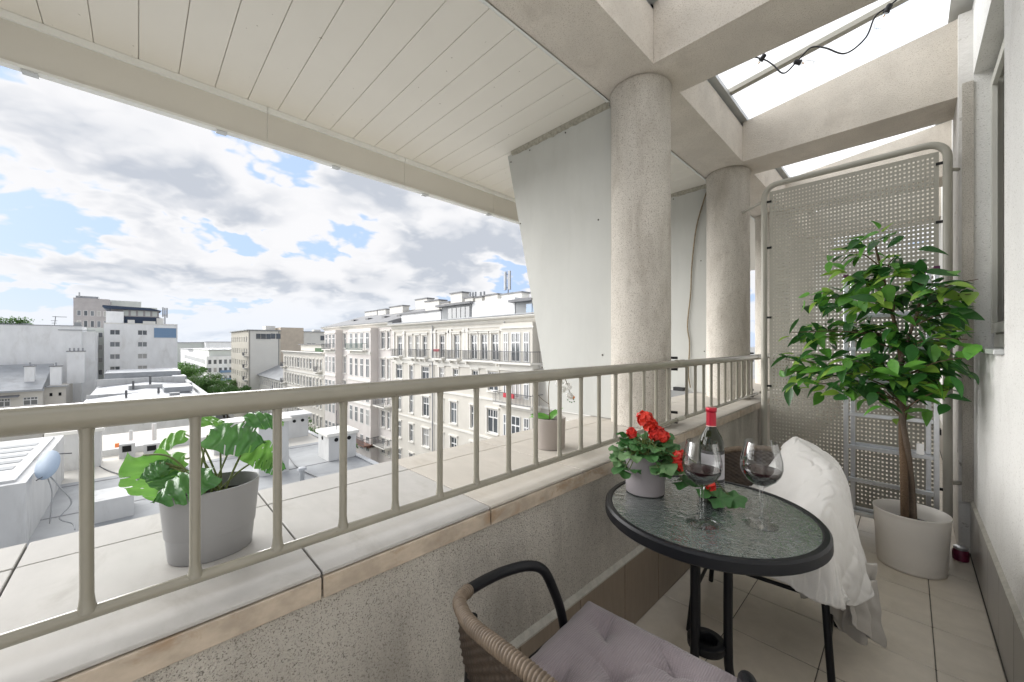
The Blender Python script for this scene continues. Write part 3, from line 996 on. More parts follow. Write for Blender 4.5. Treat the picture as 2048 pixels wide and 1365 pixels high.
def cushion(u, v, top=True):
    wf = 0.205 - 0.012 * (1 - v)
    x, y = (u - 0.5) * 2 * wf, -0.20 + 0.405 * v
    e = max(0.0, min(u, 1 - u, v, 1 - v))
    puff = 1 - (1 - min(1.0, e / 0.16)) ** 2.4
    z = 0.004 + 0.038 * puff
    pull = 0.0
    for tu, tv in TUFTS:
        du, dv = (u - tu) * 0.40, (v - tv) * 0.405
        r_ = math.hypot(du, dv)
        a = math.atan2(dv, du)
        pull += 0.040 * math.exp(-(r_ / 0.022) ** 1.1) + 0.016 * math.exp(-(r_ / 0.045) ** 2) * max(0.0, math.cos(2.5 * a + tu * 9)) ** 10 * min(1, r_ / 0.012)
    z = z - pull if top else -z * 0.35
    z += 0.002 * nz(u * 5, v * 5, 1.0)
    if e < 0.1:
        x *= 1 - 0.004 * math.sin(v * 37)
    return Vector((x, y, z + 0.446))


cu = thing("seat_cushion", "mauve ribbed seat cushion with five tufts on the nearest chair", "cushion", (-0.452, 0.768, 0), None, None, R(3))
cm = MB().grid(lambda u, v: cushion(u, v), 72, 72).grid(lambda u, v: cushion(u, v, False), 36, 36)
part("pad", cm, M_cush, cu, 180, True)
bt = MB().lathe([(0.0, 0.0035), (0.005, 0.003), (0.0075, 0.0008), (0.0075, -0.001)], 12).mesh("tuft_button", M_cush, 60)
for tu, tv in TUFTS:
    p = cushion(tu, tv)
    put(bt, "tuft_button", cu, (p.x, p.y, p.z + 0.001))

# ------------------------------------------------------------------ linen throw over the far chair
NET = [
    [(-0.66, 1.685, 0.44), (-0.50, 1.640, 0.425), (-0.36, 1.618, 0.40), (-0.262, 1.606, 0.385), (-0.200, 1.606, 0.372), (-0.158, 1.632, 0.358), (-0.141, 1.675, 0.345)],
    [(-0.66, 1.70, 0.478), (-0.50, 1.672, 0.487), (-0.36, 1.655, 0.50), (-0.262, 1.645, 0.575), (-0.190, 1.640, 0.652), (-0.150, 1.665, 0.48), (-0.140, 1.690, 0.355)],
    [(-0.66, 1.82, 0.482), (-0.52, 1.82, 0.50), (-0.38, 1.82, 0.535), (-0.275, 1.82, 0.655), (-0.178, 1.82, 0.665), (-0.128, 1.815, 0.47), (-0.112, 1.80, 0.335)],
    [(-0.645, 1.95, 0.49), (-0.53, 1.96, 0.52), (-0.40, 1.97, 0.585), (-0.285, 1.97, 0.69), (-0.178, 1.965, 0.69), (-0.125, 1.955, 0.46), (-0.092, 1.94, 0.285)],
    [(-0.56, 2.06, 0.505), (-0.485, 2.075, 0.56), (-0.43, 2.09, 0.665), (-0.325, 2.10, 0.745), (-0.19, 2.09, 0.68), (-0.135, 2.06, 0.42), (-0.088, 2.03, 0.255)],
    [(-0.495, 2.15, 0.575), (-0.445, 2.185, 0.675), (-0.40, 2.215, 0.755), (-0.345, 2.215, 0.785), (-0.20, 2.19, 0.685), (-0.15, 2.145, 0.43), (-0.10, 2.11, 0.25)],
    [(-0.485, 2.235, 0.58), (-0.445, 2.262, 0.64), (-0.43, 2.28, 0.70), (-0.345, 2.28, 0.72), (-0.215, 2.26, 0.62), (-0.17, 2.22, 0.40), (-0.125, 2.18, 0.24)],
    [(-0.49, 2.26, 0.45), (-0.45, 2.29, 0.48), (-0.43, 2.305, 0.50), (-0.345, 2.305, 0.50), (-0.255, 2.285, 0.44), (-0.19, 2.25, 0.33), (-0.15, 2.21, 0.22)],
]
NETV = [[Vector(p) for p in r_] for r_ in NET]


def crv(P_, t):
    m = len(P_) - 1
    i = min(int(t * m), m - 1)
    f = t * m - i
    p0, p1, p2, p3 = P_[max(i - 1, 0)], P_[i], P_[i + 1], P_[min(i + 2, m)]
    return 0.5 * ((2 * p1) + (p2 - p0) * f + (2 * p0 - 5 * p1 + 4 * p2 - p3) * f * f + (3 * p1 - p0 - 3 * p2 + p3) * f ** 3)


def throw(u, v):
    p = crv([crv(r_, u) for r_ in NETV], v)
    # creases that fan out from the top corner and hang down the side
    side = max(0.0, (u - 0.55) / 0.45)
    w = 0.013 * side * math.sin(v * 21 + 2.2 * math.sin(u * 3.1)) + 0.006 * side * math.sin(v * 47 + u * 9)
    w += 0.011 * nz(u * 4.5 - v * 2.2, v * 5.5, 3.0) - 0.009 * (1 - abs(nz(u * 6 + v * 4, v * 5, 7.0)) * 2.5) ** 2 * (abs(nz(u * 6 + v * 4, v * 5, 7.0)) < 0.4) + 0.0015 * nz(u * 22, v * 18, 4.0) - 0.005 * max(0.0, 1 - 5 * abs(nz(u * 12 - v * 7, v * 11 + u * 5, 17.0))) - 0.002 * max(0.0, 1 - 5 * abs(nz(u * 19 + v * 9, v * 23, 27.0)))
    n_ = Vector((0.62, -0.25, 0.74))
    hem = 0.016 * max(0, (u - 0.86) / 0.14) * math.sin(v * 17)
    return p + n_ * w + Vector((0, 0, hem))


thr = thing("linen_throw", "off white linen throw draped over the far bistro chair", "throw", (-0.35, 1.95, 0.45))
o = part("drape", MB().grid(throw, 150, 170), M_linen, thr, 180)
sm = o.modifiers.new("thickness", "SOLIDIFY")
sm.thickness = 0.006
sm.offset = -1


def tail(u, v):
    a = Vector((-0.325, 1.90, 0.41)).lerp(Vector((-0.085, 2.07, 0.36)), u)
    b = Vector((-0.315, 1.93, 0.20)).lerp(Vector((-0.085, 2.03, 0.055)), u ** 0.8)
    p = a.lerp(b, v)
    p += Vector((0.55, -0.8, 0)) * (0.022 * math.sin(u * 17 + v * 1.5) * (0.4 + 0.6 * v) + 0.012 * nz(u * 6, v * 5, 2.0))
    p.z += 0.035 * math.sin(u * 9.0) * v - 0.03 * v * (u > 0.6) * math.sin((u - 0.6) * 8)
    p.z = max(p.z, 0.022)
    return p


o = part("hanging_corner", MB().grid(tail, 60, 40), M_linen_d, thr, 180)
sm = o.modifiers.new("thickness", "SOLIDIFY")
sm.thickness = 0.005


def tail2(u, v):
    a = Vector((-0.15, 1.80, 0.37)).lerp(Vector((-0.085, 2.06, 0.30)), u)
    b = Vector((-0.150, 1.82, 0.225)).lerp(Vector((-0.075, 2.03, 0.07)), u)
    p = a.lerp(b, v)
    p += Vector((0.9, -0.3, 0)) * (0.018 * math.sin(u * 13 + 1.0) * v + 0.010 * nz(u * 5, v * 4, 9.0))
    p.z = max(p.z, 0.022)
    return p


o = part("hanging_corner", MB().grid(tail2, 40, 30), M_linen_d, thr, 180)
sm = o.modifiers.new("thickness", "SOLIDIFY")
sm.thickness = 0.005

# ------------------------------------------------------------------ wine bottle and glasses
def thin_glass():
    m = bpy.data.materials.new("thin_clear_glass")
    m.use_nodes = True
    t = m.node_tree
    t.nodes.clear()
    k = NT(t)
    lw = k.n("ShaderNodeLayerWeight")
    lw.inputs["Blend"].default_value = 0.35
    tr = k.n("ShaderNodeBsdfTransparent")
    k.put(tr.inputs[0], k.mix(k.math("POWER", lw.outputs["Facing"], 3.0), (0.985, 0.99, 0.99), (0.72, 0.74, 0.75)))
    gl = k.n("ShaderNodeBsdfGlossy")
    gl.inputs["Roughness"].default_value = 0.01
    fr = k.n("ShaderNodeFresnel")
    fr.inputs["IOR"].default_value = 1.5
    mx = k.n("ShaderNodeMixShader")
    k.put(mx.inputs[0], k.math("MULTIPLY", fr.outputs[0], 0.5))
    t.links.new(tr.outputs[0], mx.inputs[1])
    t.links.new(gl.outputs[0], mx.inputs[2])
    o = k.n("ShaderNodeOutputMaterial")
    t.links.new(mx.outputs[0], o.inputs[0])
    return m


M_clear = thin_glass()
M_bottle = mat("olive_bottle_glass", (0.010, 0.013, 0.003), 0.03, spec=0.45, coat=0.0)
M_foil = mat("red_foil", (0.38, 0.012, 0.03), 0.32, 0.35, var=0.15, scale=40)
M_foil2 = mat("pale_foil_line", (0.75, 0.55, 0.5), 0.35, 0.4)
M_label = mat("paper_label", (0.42, 0.405, 0.43), 0.7, var=0.03, scale=20)
M_label_d = mat("dark_paper_label", (0.03, 0.03, 0.033), 0.6)
M_wine = mat("red_wine", (0.016, 0.001, 0.003), 0.05, spec=0.12)

BX, BY = -0.452, 1.352
bot = thing("wine_bottle", "green glass wine bottle with a red foil neck", "bottle", (BX, BY, ZG))
part("glass_body", MB().lathe([(0.030, 0.004), (0.0365, 0.0), (0.0375, 0.006), (0.0378, 0.175), (0.0365, 0.192), (0.031, 0.210), (0.022, 0.226), (0.0165, 0.238), (0.0145, 0.250), (0.0140, 0.292), (0.0155, 0.2925), (0.0155, 0.301), (0.0, 0.301)], 40, (BX, BY, ZG)), M_bottle, bot, 50)
part("foil", MB().lathe([(0.0158, 0.243), (0.0152, 0.25), (0.0148, 0.289), (0.0166, 0.2905), (0.0168, 0.302), (0.0155, 0.304), (0.0, 0.304)], 32, (BX, BY, ZG)), M_foil, bot, 50)
part("foil_band", MB().lathe([(0.01595, 0.2435), (0.0159, 0.2455), (0.0157, 0.2455), (0.0157, 0.2435)], 32, (BX, BY, ZG)), M_foil2, bot, 50)
def label_arc(z0, z1, r_, m, name):
    b = MB()
    n_ = 22
    for i in range(n_ + 1):
        a = R(-52 - 40) + R(150) * i / n_ - R(30)
        b.v += [(BX + r_ * math.cos(a), BY + r_ * math.sin(a), ZG + z0), (BX + r_ * math.cos(a), BY + r_ * math.sin(a), ZG + z1)]
    b.f += [(2 * i, 2 * i + 2, 2 * i + 3, 2 * i + 1) for i in range(n_)]
    part(name, b, m, bot, 60)
label_arc(0.078, 0.158, 0.0384, M_label, "label")
label_arc(0.158, 0.168, 0.0384, M_label_d, "label_band")
label_arc(0.032, 0.078, 0.0384, M_label_d, "label_band")
for zz in (0.066, 0.060, 0.054, 0.048):
    label_arc(zz, zz + 0.0012, 0.0387, M_label, "label_line")

OUT = [(0.041, 0.0), (0.0415, 0.0012), (0.036, 0.0030), (0.018, 0.0060), (0.0075, 0.012), (0.0045, 0.024), (0.0040, 0.060), (0.0044, 0.094), (0.0075, 0.104), (0.019, 0.112), (0.036, 0.126), (0.048, 0.144), (0.0525, 0.162), (0.0515, 0.182), (0.0465, 0.206), (0.0405, 0.2345)]
INN = [(0.0398, 0.2345), (0.0456, 0.206), (0.0506, 0.182), (0.0515, 0.162), (0.0470, 0.1445), (0.0352, 0.1270), (0.018, 0.1135), (0.0, 0.1085)]
def wine_glass(x, y, label):
    t = thing("wine_glass", label, "wine glass", (x, y, ZG + 0.0004), "balloon wine glasses")
    part("glass", MB().lathe([(0, 0.0)] + OUT + INN, 48, (0, 0, 0)), M_clear, t, 60, True)
    wn = [(0.0, 0.1095), (0.0172, 0.1142), (0.0344, 0.1276), (0.0462, 0.1448), (0.0492, 0.1545), (0.0490, 0.1555), (0.0, 0.1555)]
    part("wine", MB().lathe(wn, 48), M_wine, t, 50, True)
wine_glass(-0.412, 1.158, "balloon glass of red wine in front of the bottle")
wine_glass(-0.292, 1.272, "balloon glass of red wine beside the linen throw")

# ------------------------------------------------------------------ pots and plants
M_pot_lilac = mat("lilac_grey_ceramic", (0.29, 0.265, 0.275), 0.55, var=0.04, scale=8, bump=0.05, bscale=100)
M_pot_taupe = mat("taupe_ceramic", (0.34, 0.30, 0.27), 0.6, var=0.04, scale=8)
M_pot_grey = mat("grey_plastic_pot", (0.30, 0.30, 0.305), 0.42, var=0.02, scale=6)
M_pot_white = mat("off_white_ribbed_pot", (0.73, 0.695, 0.645), 0.5, var=0.03, scale=6, bump=0.05, bscale=60)


def tip_leaf(root, me, base, d, up=(0, 0, 1), roll=0.0, s=1.0, name="leaf"):
    return put(me, name, root, Vector(base) - root.location, aim(d, up, roll), (s, s, s))


# geranium in a lilac-grey pot on the table
GX, GY = -0.640, 1.268
ger = thing("potted_geranium", "red geranium with scalloped leaves in a lilac grey pot on the table", "potted plant", (GX, GY, ZG))
part("pot", MB().lathe([(0.060, 0.0), (0.064, 0.003), (0.068, 0.128), (0.070, 0.130), (0.070, 0.136), (0.066, 0.137), (0.064, 0.120), (0.060, 0.02), (0.0, 0.02)], 48, (GX, GY, ZG)), M_pot_lilac, ger, 45)
part("soil", MB().lathe([(0.0638, 0.112), (0.04, 0.117), (0.0, 0.119)], 32, (GX, GY, ZG)), M_soil, ger, 180)


def geranium_leaf(r_, seed):
    b = MB()
    n, rings = 40, 4
    b.v.append((0, 0, 0))
    for k_ in range(1, rings + 1):
        for q in range(n):
            th = -math.pi * 0.93 + 1.86 * math.pi * q / (n - 1)
            sc = 1 + 0.075 * math.cos(th * 8.6 + seed) + 0.05 * math.cos(th * 3.4 + seed * 2)
            rr_ = r_ * sc * k_ / rings
            z = 0.30 * r_ * (k_ / rings) ** 2 * (0.35 + 0.65 * math.cos(th * 4.3 + seed)) - 0.22 * r_ * (k_ / rings) ** 2
            b.v.append((rr_ * math.sin(th), r_ * 0.15 + rr_ * math.cos(th), z))
    for q in range(n - 1):
        b.f.append((0, 1 + q, 2 + q))
        for k_ in range(rings - 1):
            a = 1 + k_ * n + q
            b.f.append((a, a + n, a + n + 1, a + 1))
    return b


gl_m = [geranium_leaf(0.030, s_).mesh("leaf", L_ger if s_ != 2 else L_gerl, 180) for s_ in (0, 1, 2, 3)]
random.seed(11)
gspots = []
for i in range(46):
    a = random.uniform(0, 2 * math.pi)
    rr_ = 0.10 * math.sqrt(random.uniform(0.05, 1))
    gspots.append((GX + rr_ * math.cos(a) * 0.95, GY + rr_ * math.sin(a), ZG + 0.19 - 1.0 * max(0, rr_ - 0.055) - 3.2 * rr_ * rr_ + random.uniform(-0.03, 0.012), random.uniform(0.75, 1.25)))
gspots += [(-0.565, 1.235, ZG + 0.118, 1.5), (-0.60, 1.215, ZG + 0.145, 1.25), (-0.545, 1.27, ZG + 0.15, 1.2), (-0.52, 1.29, ZG + 0.06, 1.25), (-0.50, 1.27, ZG + 0.10, 1.0), (-0.452, 1.286, ZG + 0.055, 1.15), (-0.415, 1.300, ZG + 0.032, 1.1), (-0.385, 1.335, ZG + 0.028, 1.1), (-0.70, 1.21, ZG + 0.14, 1.1), (-0.69, 1.25, ZG + 0.19, 1.15)]
stems = MB()
for i, (x, y, z, s_) in enumerate(gspots):
    out = Vector((x - GX, y - GY, 0.02))
    dv = out.normalized() if out.length > 0.01 else Vector((0.3, -0.5, 0))
    nrm = Vector((0.55 * dv.x + 0.15, 0.55 * dv.y - 0.25, 0.85)) + Vector((random.uniform(-.3, .3), random.uniform(-.3, .3), 0))
    tip_leaf(ger, gl_m[i % 4], (x, y, z), dv + Vector((random.uniform(-.4, .4), random.uniform(-.4, .4), random.uniform(-.35, .1))), nrm, 0, s_ * 1.05)
    r0 = min(1.0, 0.035 / max(out.length, 0.035))
    stems.tube(bez([(GX + out.x * r0 * 0.6, GY + out.y * r0 * 0.6, ZG + 0.115), (GX + out.x * 0.55, GY + out.y * 0.55, max(z, ZG + 0.125) + 0.008), (x, y, z)], 4), 0.0016, 5)
part("stems", stems, M_stem, ger, 180)


def flower_head(r_, seed, m, n=70, ps=0.010):
    rn = random.Random(seed)
    b = MB()
    for i in range(n):
        d_ = Vector((rn.gauss(0, 1), rn.gauss(0, 1), rn.gauss(0.35, 0.9))).normalized()
        c_ = d_ * r_ * rn.uniform(0.55, 1.0)
        u_ = d_.orthogonal().normalized()
        u_ = (u_ * math.cos(i * 2.4) + d_.cross(u_) * math.sin(i * 2.4))
        w_ = d_.cross(u_)
        s_ = ps * rn.uniform(0.8, 1.3)
        b.add([c_ - u_ * s_, c_ - w_ * s_ * 0.8 + d_ * s_ * 0.35, c_ + u_ * s_ + d_ * s_ * 0.2, c_ + w_ * s_ * 0.8 + d_ * s_ * 0.45, c_ + d_ * s_ * 0.1], [(0, 1, 4), (1, 2, 4), (2, 3, 4), (3, 0, 4)])
    return b


fstem = MB()
for i, (x, y, z, r_) in enumerate([(-0.638, 1.262, ZG + 0.250, 0.027), (-0.622, 1.268, ZG + 0.232, 0.021), (-0.602, 1.272, ZG + 0.206, 0.025), (-0.585, 1.282, ZG + 0.198, 0.019), (-0.672, 1.232, ZG + 0.202, 0.015), (-0.518, 1.262, ZG + 0.142, 0.022), (-0.520, 1.258, ZG + 0.118, 0.016), (-0.432, 1.281, ZG + 0.070, 0.011)]):
    fm = flower_head(r_, i + 4, M_petal, int(70 * (r_ / 0.03) ** 1.3) + 12, 0.0125)
    fm.v = [(a + x, b_ + y, c_ + z) for a, b_, c_ in fm.v]
    part("flower_head", fm, M_petal, ger, None, fix=False)
    fstem.tube(bez([(GX, GY, ZG + 0.115), ((GX + x) / 2, (GY + y) / 2, z * 0.5 + (ZG + 0.14) * 0.5), (x, y, z)], 5), 0.0018, 6)
part("flower_stems", fstem, M_stem, ger, 180)

# monstera in an oval grey pot on the terrace
MX, MY = -1.090, 0.120
mon = thing("potted_monstera", "monstera with split leaves in an oval grey pot on the terrace", "potted plant", (MX, MY, ZT))
part("pot", MB().lathe([(0.064, 0.0), (0.0665, 0.003), (0.0705, 0.052), (0.0703, 0.0530), (0.0720, 0.0535), (0.0795, 0.146), (0.0800, 0.150), (0.0770, 0.151), (0.0745, 0.12), (0.066, 0.02), (0.0, 0.02)], 56, (MX, MY, ZT), 0.91, 1.13), M_pot_grey, mon, 50)
part("soil", MB().lathe([(0.0748, 0.118), (0.04, 0.122), (0.0, 0.124)], 32, (MX, MY, ZT), 0.91, 1.13), M_soil, mon, 180)


def monstera_leaf(length, width, seed, droop):
    rn = random.Random(seed)
    nt, ns = 42, 9
    slits = set()
    for s_ in (-1, 1):
        for q in range(3):
            slits.add((s_, 12 + q * 9 + rn.randint(-1, 1)))
    b = MB()
    idx = {}
    def P_(i, j, s_):
        t, w = i / nt, j / ns
        ww = width * 0.5 * (math.sin(math.pi * min(1, t * 0.93 + 0.10)) ** 0.65) * (1 - 0.12 * t)
        x = s_ * ww * w
        y = length * (t * 0.98) + length * 0.12 * w * (1 - t * 1.4) - length * 0.20 * w * w * max(0, 0.25 - t) * 4
        z = -droop * length * t * t + 0.16 * ww * w - 0.28 * ww * w ** 2.2 + 0.004 * math.sin(t * 26 + w * 3)
        return (x, y, z)
    for s_ in (-1, 1):
        for i in range(nt + 1):
            for j in range(ns + 1):
                if j == 0:
                    if (0, i) not in idx:
                        idx[0, i] = len(b.v)
                        b.v.append(P_(i, 0, 1))
                    idx[s_, i, 0] = idx[0, i]
                else:
                    idx[s_, i, j] = len(b.v)
                    b.v.append(P_(i, j, s_))
        for i in range(nt):
            for j in range(ns):
                if (s_, i) in slits and j >= 5:
                    continue
                if seed == 1 and (s_, i - 4) in slits and j == 3:
                    continue
                q = (idx[s_, i, j], idx[s_, i, j + 1], idx[s_, i + 1, j + 1], idx[s_, i + 1, j])
                b.f.append(q if s_ > 0 else q[::-1])
    return b


ml = [monstera_leaf(0.118, 0.105, 1, 0.30).mesh("leaf", L_mon, 180), monstera_leaf(0.118, 0.10, 2, 0.18).mesh("leaf", L_mond, 180), monstera_leaf(0.105, 0.075, 5, 0.45).mesh("leaf", L_mon, 180)]
mst = MB()
for i, (base, d_, up, k_, s_) in enumerate([
        ((-1.190, 0.010, 0.972), (-0.03, 0.12, -1.0), (0.85, -0.45, 0.25), 0, 1.18),
        ((-1.050, 0.120, 0.938), (0.08, -0.95, -0.18), (0.5, -0.12, 0.85), 1, 0.92),
        ((-1.115, 0.115, 1.012), (0.35, 0.95, -0.15), (0.5, -0.4, 0.85), 1, 1.02),
        ((-1.120, 0.185, 0.965), (0.25, 0.85, -0.30), (0.6, -0.4, 0.75), 0, 0.80),
        ((-1.215, 0.085, 1.000), (-0.35, -0.85, -0.20), (0.5, -0.3, 0.8), 2, 0.80),
        ((-1.150, 0.190, 1.028), (-0.15, 0.95, 0.02), (0.5, -0.4, 0.8), 1, 0.80),
        ((-1.220, 0.100, 1.030), (-0.45, 0.85, 0.05), (0.5, -0.2, 0.85), 0, 0.7),
        ((-1.160, 0.080, 0.955), (-0.25, -0.75, -0.10), (0.6, -0.3, 0.75), 2, 0.85),
        ((-1.150, 0.045, 0.955), (-0.10, -0.75, -0.35), (0.6, -0.3, 0.7), 1, 0.45),
        ((-1.180, 0.225, 1.010), (-0.25, 0.9, 0.15), (0.5, -0.4, 0.8), 0, 0.62),
        ((-1.115, 0.215, 0.938), (0.15, 0.85, -0.45), (0.5, -0.4, 0.8), 1, 0.62),
        ((-1.160, 0.035, 0.955), (0.20, 0.10, -0.95), (0.85, -0.3, 0.35), 1, 0.6),
        ((-1.230, 0.150, 1.000), (-0.75, 0.45, -0.15), (0.4, -0.3, 0.8), 2, 0.95)]):
    tip_leaf(mon, ml[k_], base, d_, up, 0, s_)
    b0 = Vector((MX + random.uniform(-.02, .02), MY + random.uniform(-.03, .03), ZT + 0.120))
    b1 = Vector(base)
    mid = b0.lerp(b1, 0.55) + Vector((0, 0, 0.035 if i in (0, 4, 7, 12) else 0.008))
    mst.tube(bez([b0, mid, b1], 8), 0.0021, 7)
part("stems", mst, M_stem, mon, 180)

# orchid in a taupe pot near the panel
OX, OY = -1.125, 1.330
orc = thing("potted_orchid", "small orchid with pale flowers in a taupe pot beside the grey panel", "potted plant", (OX, OY, ZT))
part("pot", MB().lathe([(0.064, 0.0), (0.067, 0.002), (0.0705, 0.132), (0.068, 0.134), (0.0655, 0.125), (0.062, 0.02), (0.0, 0.02)], 44, (OX, OY, ZT)), M_pot_taupe, orc, 45)
part("soil", MB().lathe([(0.0655, 0.112), (0.03, 0.118), (0.0, 0.12)], 28, (OX, OY, ZT)), M_soil, orc, 180)
ol = leaf_shape(0.105, 0.042, 8, 0.35, 0.35).mesh("leaf", L_mid, 180)
for d_, s_, zz in (((-0.75, -0.45, 0.25), 0.9, 0.125), ((-0.30, -0.75, 0.45), 0.85, 0.125), ((0.55, 0.35, 0.95), 0.75, 0.12), ((-0.1, 0.6, 0.7), 0.7, 0.12), ((-0.95, 0.2, 0.1), 0.8, 0.125)):
    tip_leaf(orc, ol, (OX, OY, ZT + zz), d_, (0.3, -0.4, 0.8), 0, s_)
part("flower_stem", MB().tube(bez([(OX, OY, ZT + 0.115), (OX - 0.004, OY - 0.002, ZT + 0.27), (OX + 0.002, OY + 0.03, ZT + 0.335), (OX + 0.02, OY + 0.085, ZT + 0.30), (OX + 0.03, OY + 0.115, ZT + 0.22)], 8), 0.0017, 6)
     .tube(bez([(OX - 0.002, OY, ZT + 0.19), (OX - 0.02, OY - 0.03, ZT + 0.215), (OX - 0.04, OY - 0.05, ZT + 0.245)], 5), 0.0012, 5), M_stemb, orc, 180)
for i, (dx, dy, dz, r_) in enumerate([(0.012, 0.055, 0.285, 0.016), (0.026, 0.095, 0.265, 0.017), (0.03, 0.105, 0.222, 0.013), (0.01, 0.075, 0.255, 0.013)]):
    fm = flower_head(r_, 30 + i, M_white_petal, 22, 0.011)
    fm.v = [(a + OX + dx, b_ + OY + dy, c_ + ZT + dz) for a, b_, c_ in fm.v]
    part("flower", fm, M_white_petal, orc, None, fix=False)
M_orange = mat("orange_bud", (0.75, 0.26, 0.08), 0.5)
part("bud", MB().lathe([(0.0, 0.0), (0.007, 0.004), (0.008, 0.010), (0.0, 0.018)], 10, (OX + 0.035, OY + 0.128, ZT + 0.205)), M_orange, orc, 180)
bud = MB()
for q, (dx, dy, dz) in enumerate([(0.02, 0.105, 0.202), (0.026, 0.113, 0.193), (0.03, 0.122, 0.190), (0.036, 0.134, 0.193), (0.037, 0.128, 0.203)]):
    bud.lathe([(0.0, -0.004), (0.004, 0.0), (0.0, 0.004)], 8, (OX + dx, OY + dy, ZT + dz))
part("small_buds", bud, L_dark, orc, 180)

# ficus in a ribbed off-white pot
FX, FY = 0.008, 3.05
fic = thing("potted_ficus", "leafy green ficus tree in a ribbed off white pot before the screen", "potted plant", (FX, FY, 0))
prof = [(0.128, 0.0), (0.134, 0.003)]
for q in range(1, 30):
    z = 0.008 + q * 0.0096
    prof.append((0.135 + 0.016 * (q / 30) + 0.0012 * (1 if q % 2 else -1) + 0.0008 * nz(q * 0.9, 1.0), z))
prof += [(0.153, 0.300), (0.1545, 0.304), (0.1525, 0.3065), (0.149, 0.304), (0.146, 0.26), (0.140, 0.05), (0.0, 0.05)]
part("pot", MB().lathe(prof, 64, (FX, FY, 0)), M_pot_white, fic, 70)
part("soil", MB().lathe([(0.1455, 0.222), (0.07, 0.23), (0.0, 0.232)], 32, (FX, FY, 0)), M_soil, fic, 180)
tr1 = bez([(FX - 0.022, FY - 0.01, 0.20), (FX - 0.026, FY - 0.01, 0.5), (FX - 0.034, FY, 0.75), (FX - 0.03, FY + 0.01, 1.0), (FX - 0.05, FY, 1.25), (FX - 0.10, FY - 0.03, 1.55), (FX - 0.14, FY - 0.05, 1.78)], 8)
tr2 = bez([(FX + 0.012, FY + 0.012, 0.20), (FX + 0.004, FY + 0.016, 0.42), (FX - 0.012, FY - 0.012, 0.64), (FX - 0.036, FY - 0.018, 0.84), (FX - 0.05, FY + 0.002, 1.02), (FX - 0.02, FY - 0.012, 1.2), (FX + 0.03, FY - 0.05, 1.42), (FX + 0.04, FY - 0.08, 1.58)], 8)
part("trunk", MB().tube(tr1, [0.0185 - 0.014 * i / len(tr1) + 0.0012 * nz(i * 0.5, 3) for i in range(len(tr1))], 10), M_bark, fic, 180)
part("trunk", MB().tube(tr2, [0.0165 - 0.0125 * i / len(tr2) + 0.0012 * nz(i * 0.5, 8) for i in range(len(tr2))], 10), M_bark2, fic, 180)
part("tag", MB().box(FX + 0.022, FX + 0.05, FY - 0.012, FY - 0.011, 0.62, 0.68), mat("paper_tag", (0.7, 0.69, 0.68), 0.6), fic)
FCL = [(-0.14, 2.89, 1.8, 5), (-0.24, 3.0, 1.76, 5), (-0.05, 2.93, 1.69, 6), (-0.14, 3.02, 1.63, 8), (-0.28, 3.03, 1.62, 7), (0.02, 2.82, 1.57, 7), (0.11, 2.8, 1.5, 6), (-0.05, 3.1, 1.5, 9), (-0.19, 2.89, 1.47, 9), (-0.34, 2.88, 1.48, 6), (-0.45, 3.16, 1.51, 4), (0.06, 2.97, 1.4, 8), (0.16, 3.1, 1.45, 5), (0.21, 2.88, 1.46, 4), (0.225, 2.80, 1.52, 3), (0.20, 2.85, 1.37, 4), (0.15, 3.07, 1.32, 9), (0.19, 2.76, 1.24, 6), (0.17, 3.07, 1.14, 6), (0.12, 3.01, 1.19, 9), (0.20, 2.76, 1.16, 4), (0.04, 3.11, 1.21, 9), (-0.05, 2.97, 1.27, 8), (-0.16, 3.06, 1.3, 8), (-0.27, 3.12, 1.34, 8), (-0.39, 3.06, 1.28, 7), (-0.47, 3.13, 1.31, 5), (-0.52, 2.95, 1.29, 5), (-0.55, 2.95, 1.12, 5), (-0.57, 2.95, 1.05, 4), (-0.47, 3.14, 1.11, 7), (-0.5, 3.12, 0.97, 4), (-0.34, 2.84, 1.07, 8), (-0.31, 2.85, 0.98, 4), (-0.23, 2.88, 1.13, 9), (-0.16, 3.15, 1.12, 8), (-0.26, 2.96, 0.98, 5), (-0.15, 3.03, 0.98, 7), (-0.05, 2.91, 1.08, 8), (0.04, 2.98, 1.08, 7), (0.11, 2.94, 1.04, 5), (0.14, 2.93, 0.99, 3), (0.02, 3.01, 0.98, 4), (-0.07, 3.01, 0.95, 4), (-0.2, 3.13, 0.92, 2), (0.0, 3.11, 0.86, 3)]
fl = {k_: [leaf_shape(0.108, w_, 6, f_, d_).mesh("leaf", m_, 180) for w_, f_, d_ in ((0.056, 0.3, 0.25), (0.061, 0.15, 0.1), (0.052, 0.40, 0.4))] for k_, m_ in (("d", L_dark), ("m", L_mid), ("l", L_lime))}
random.seed(21)
twigs = MB()
nl = 0
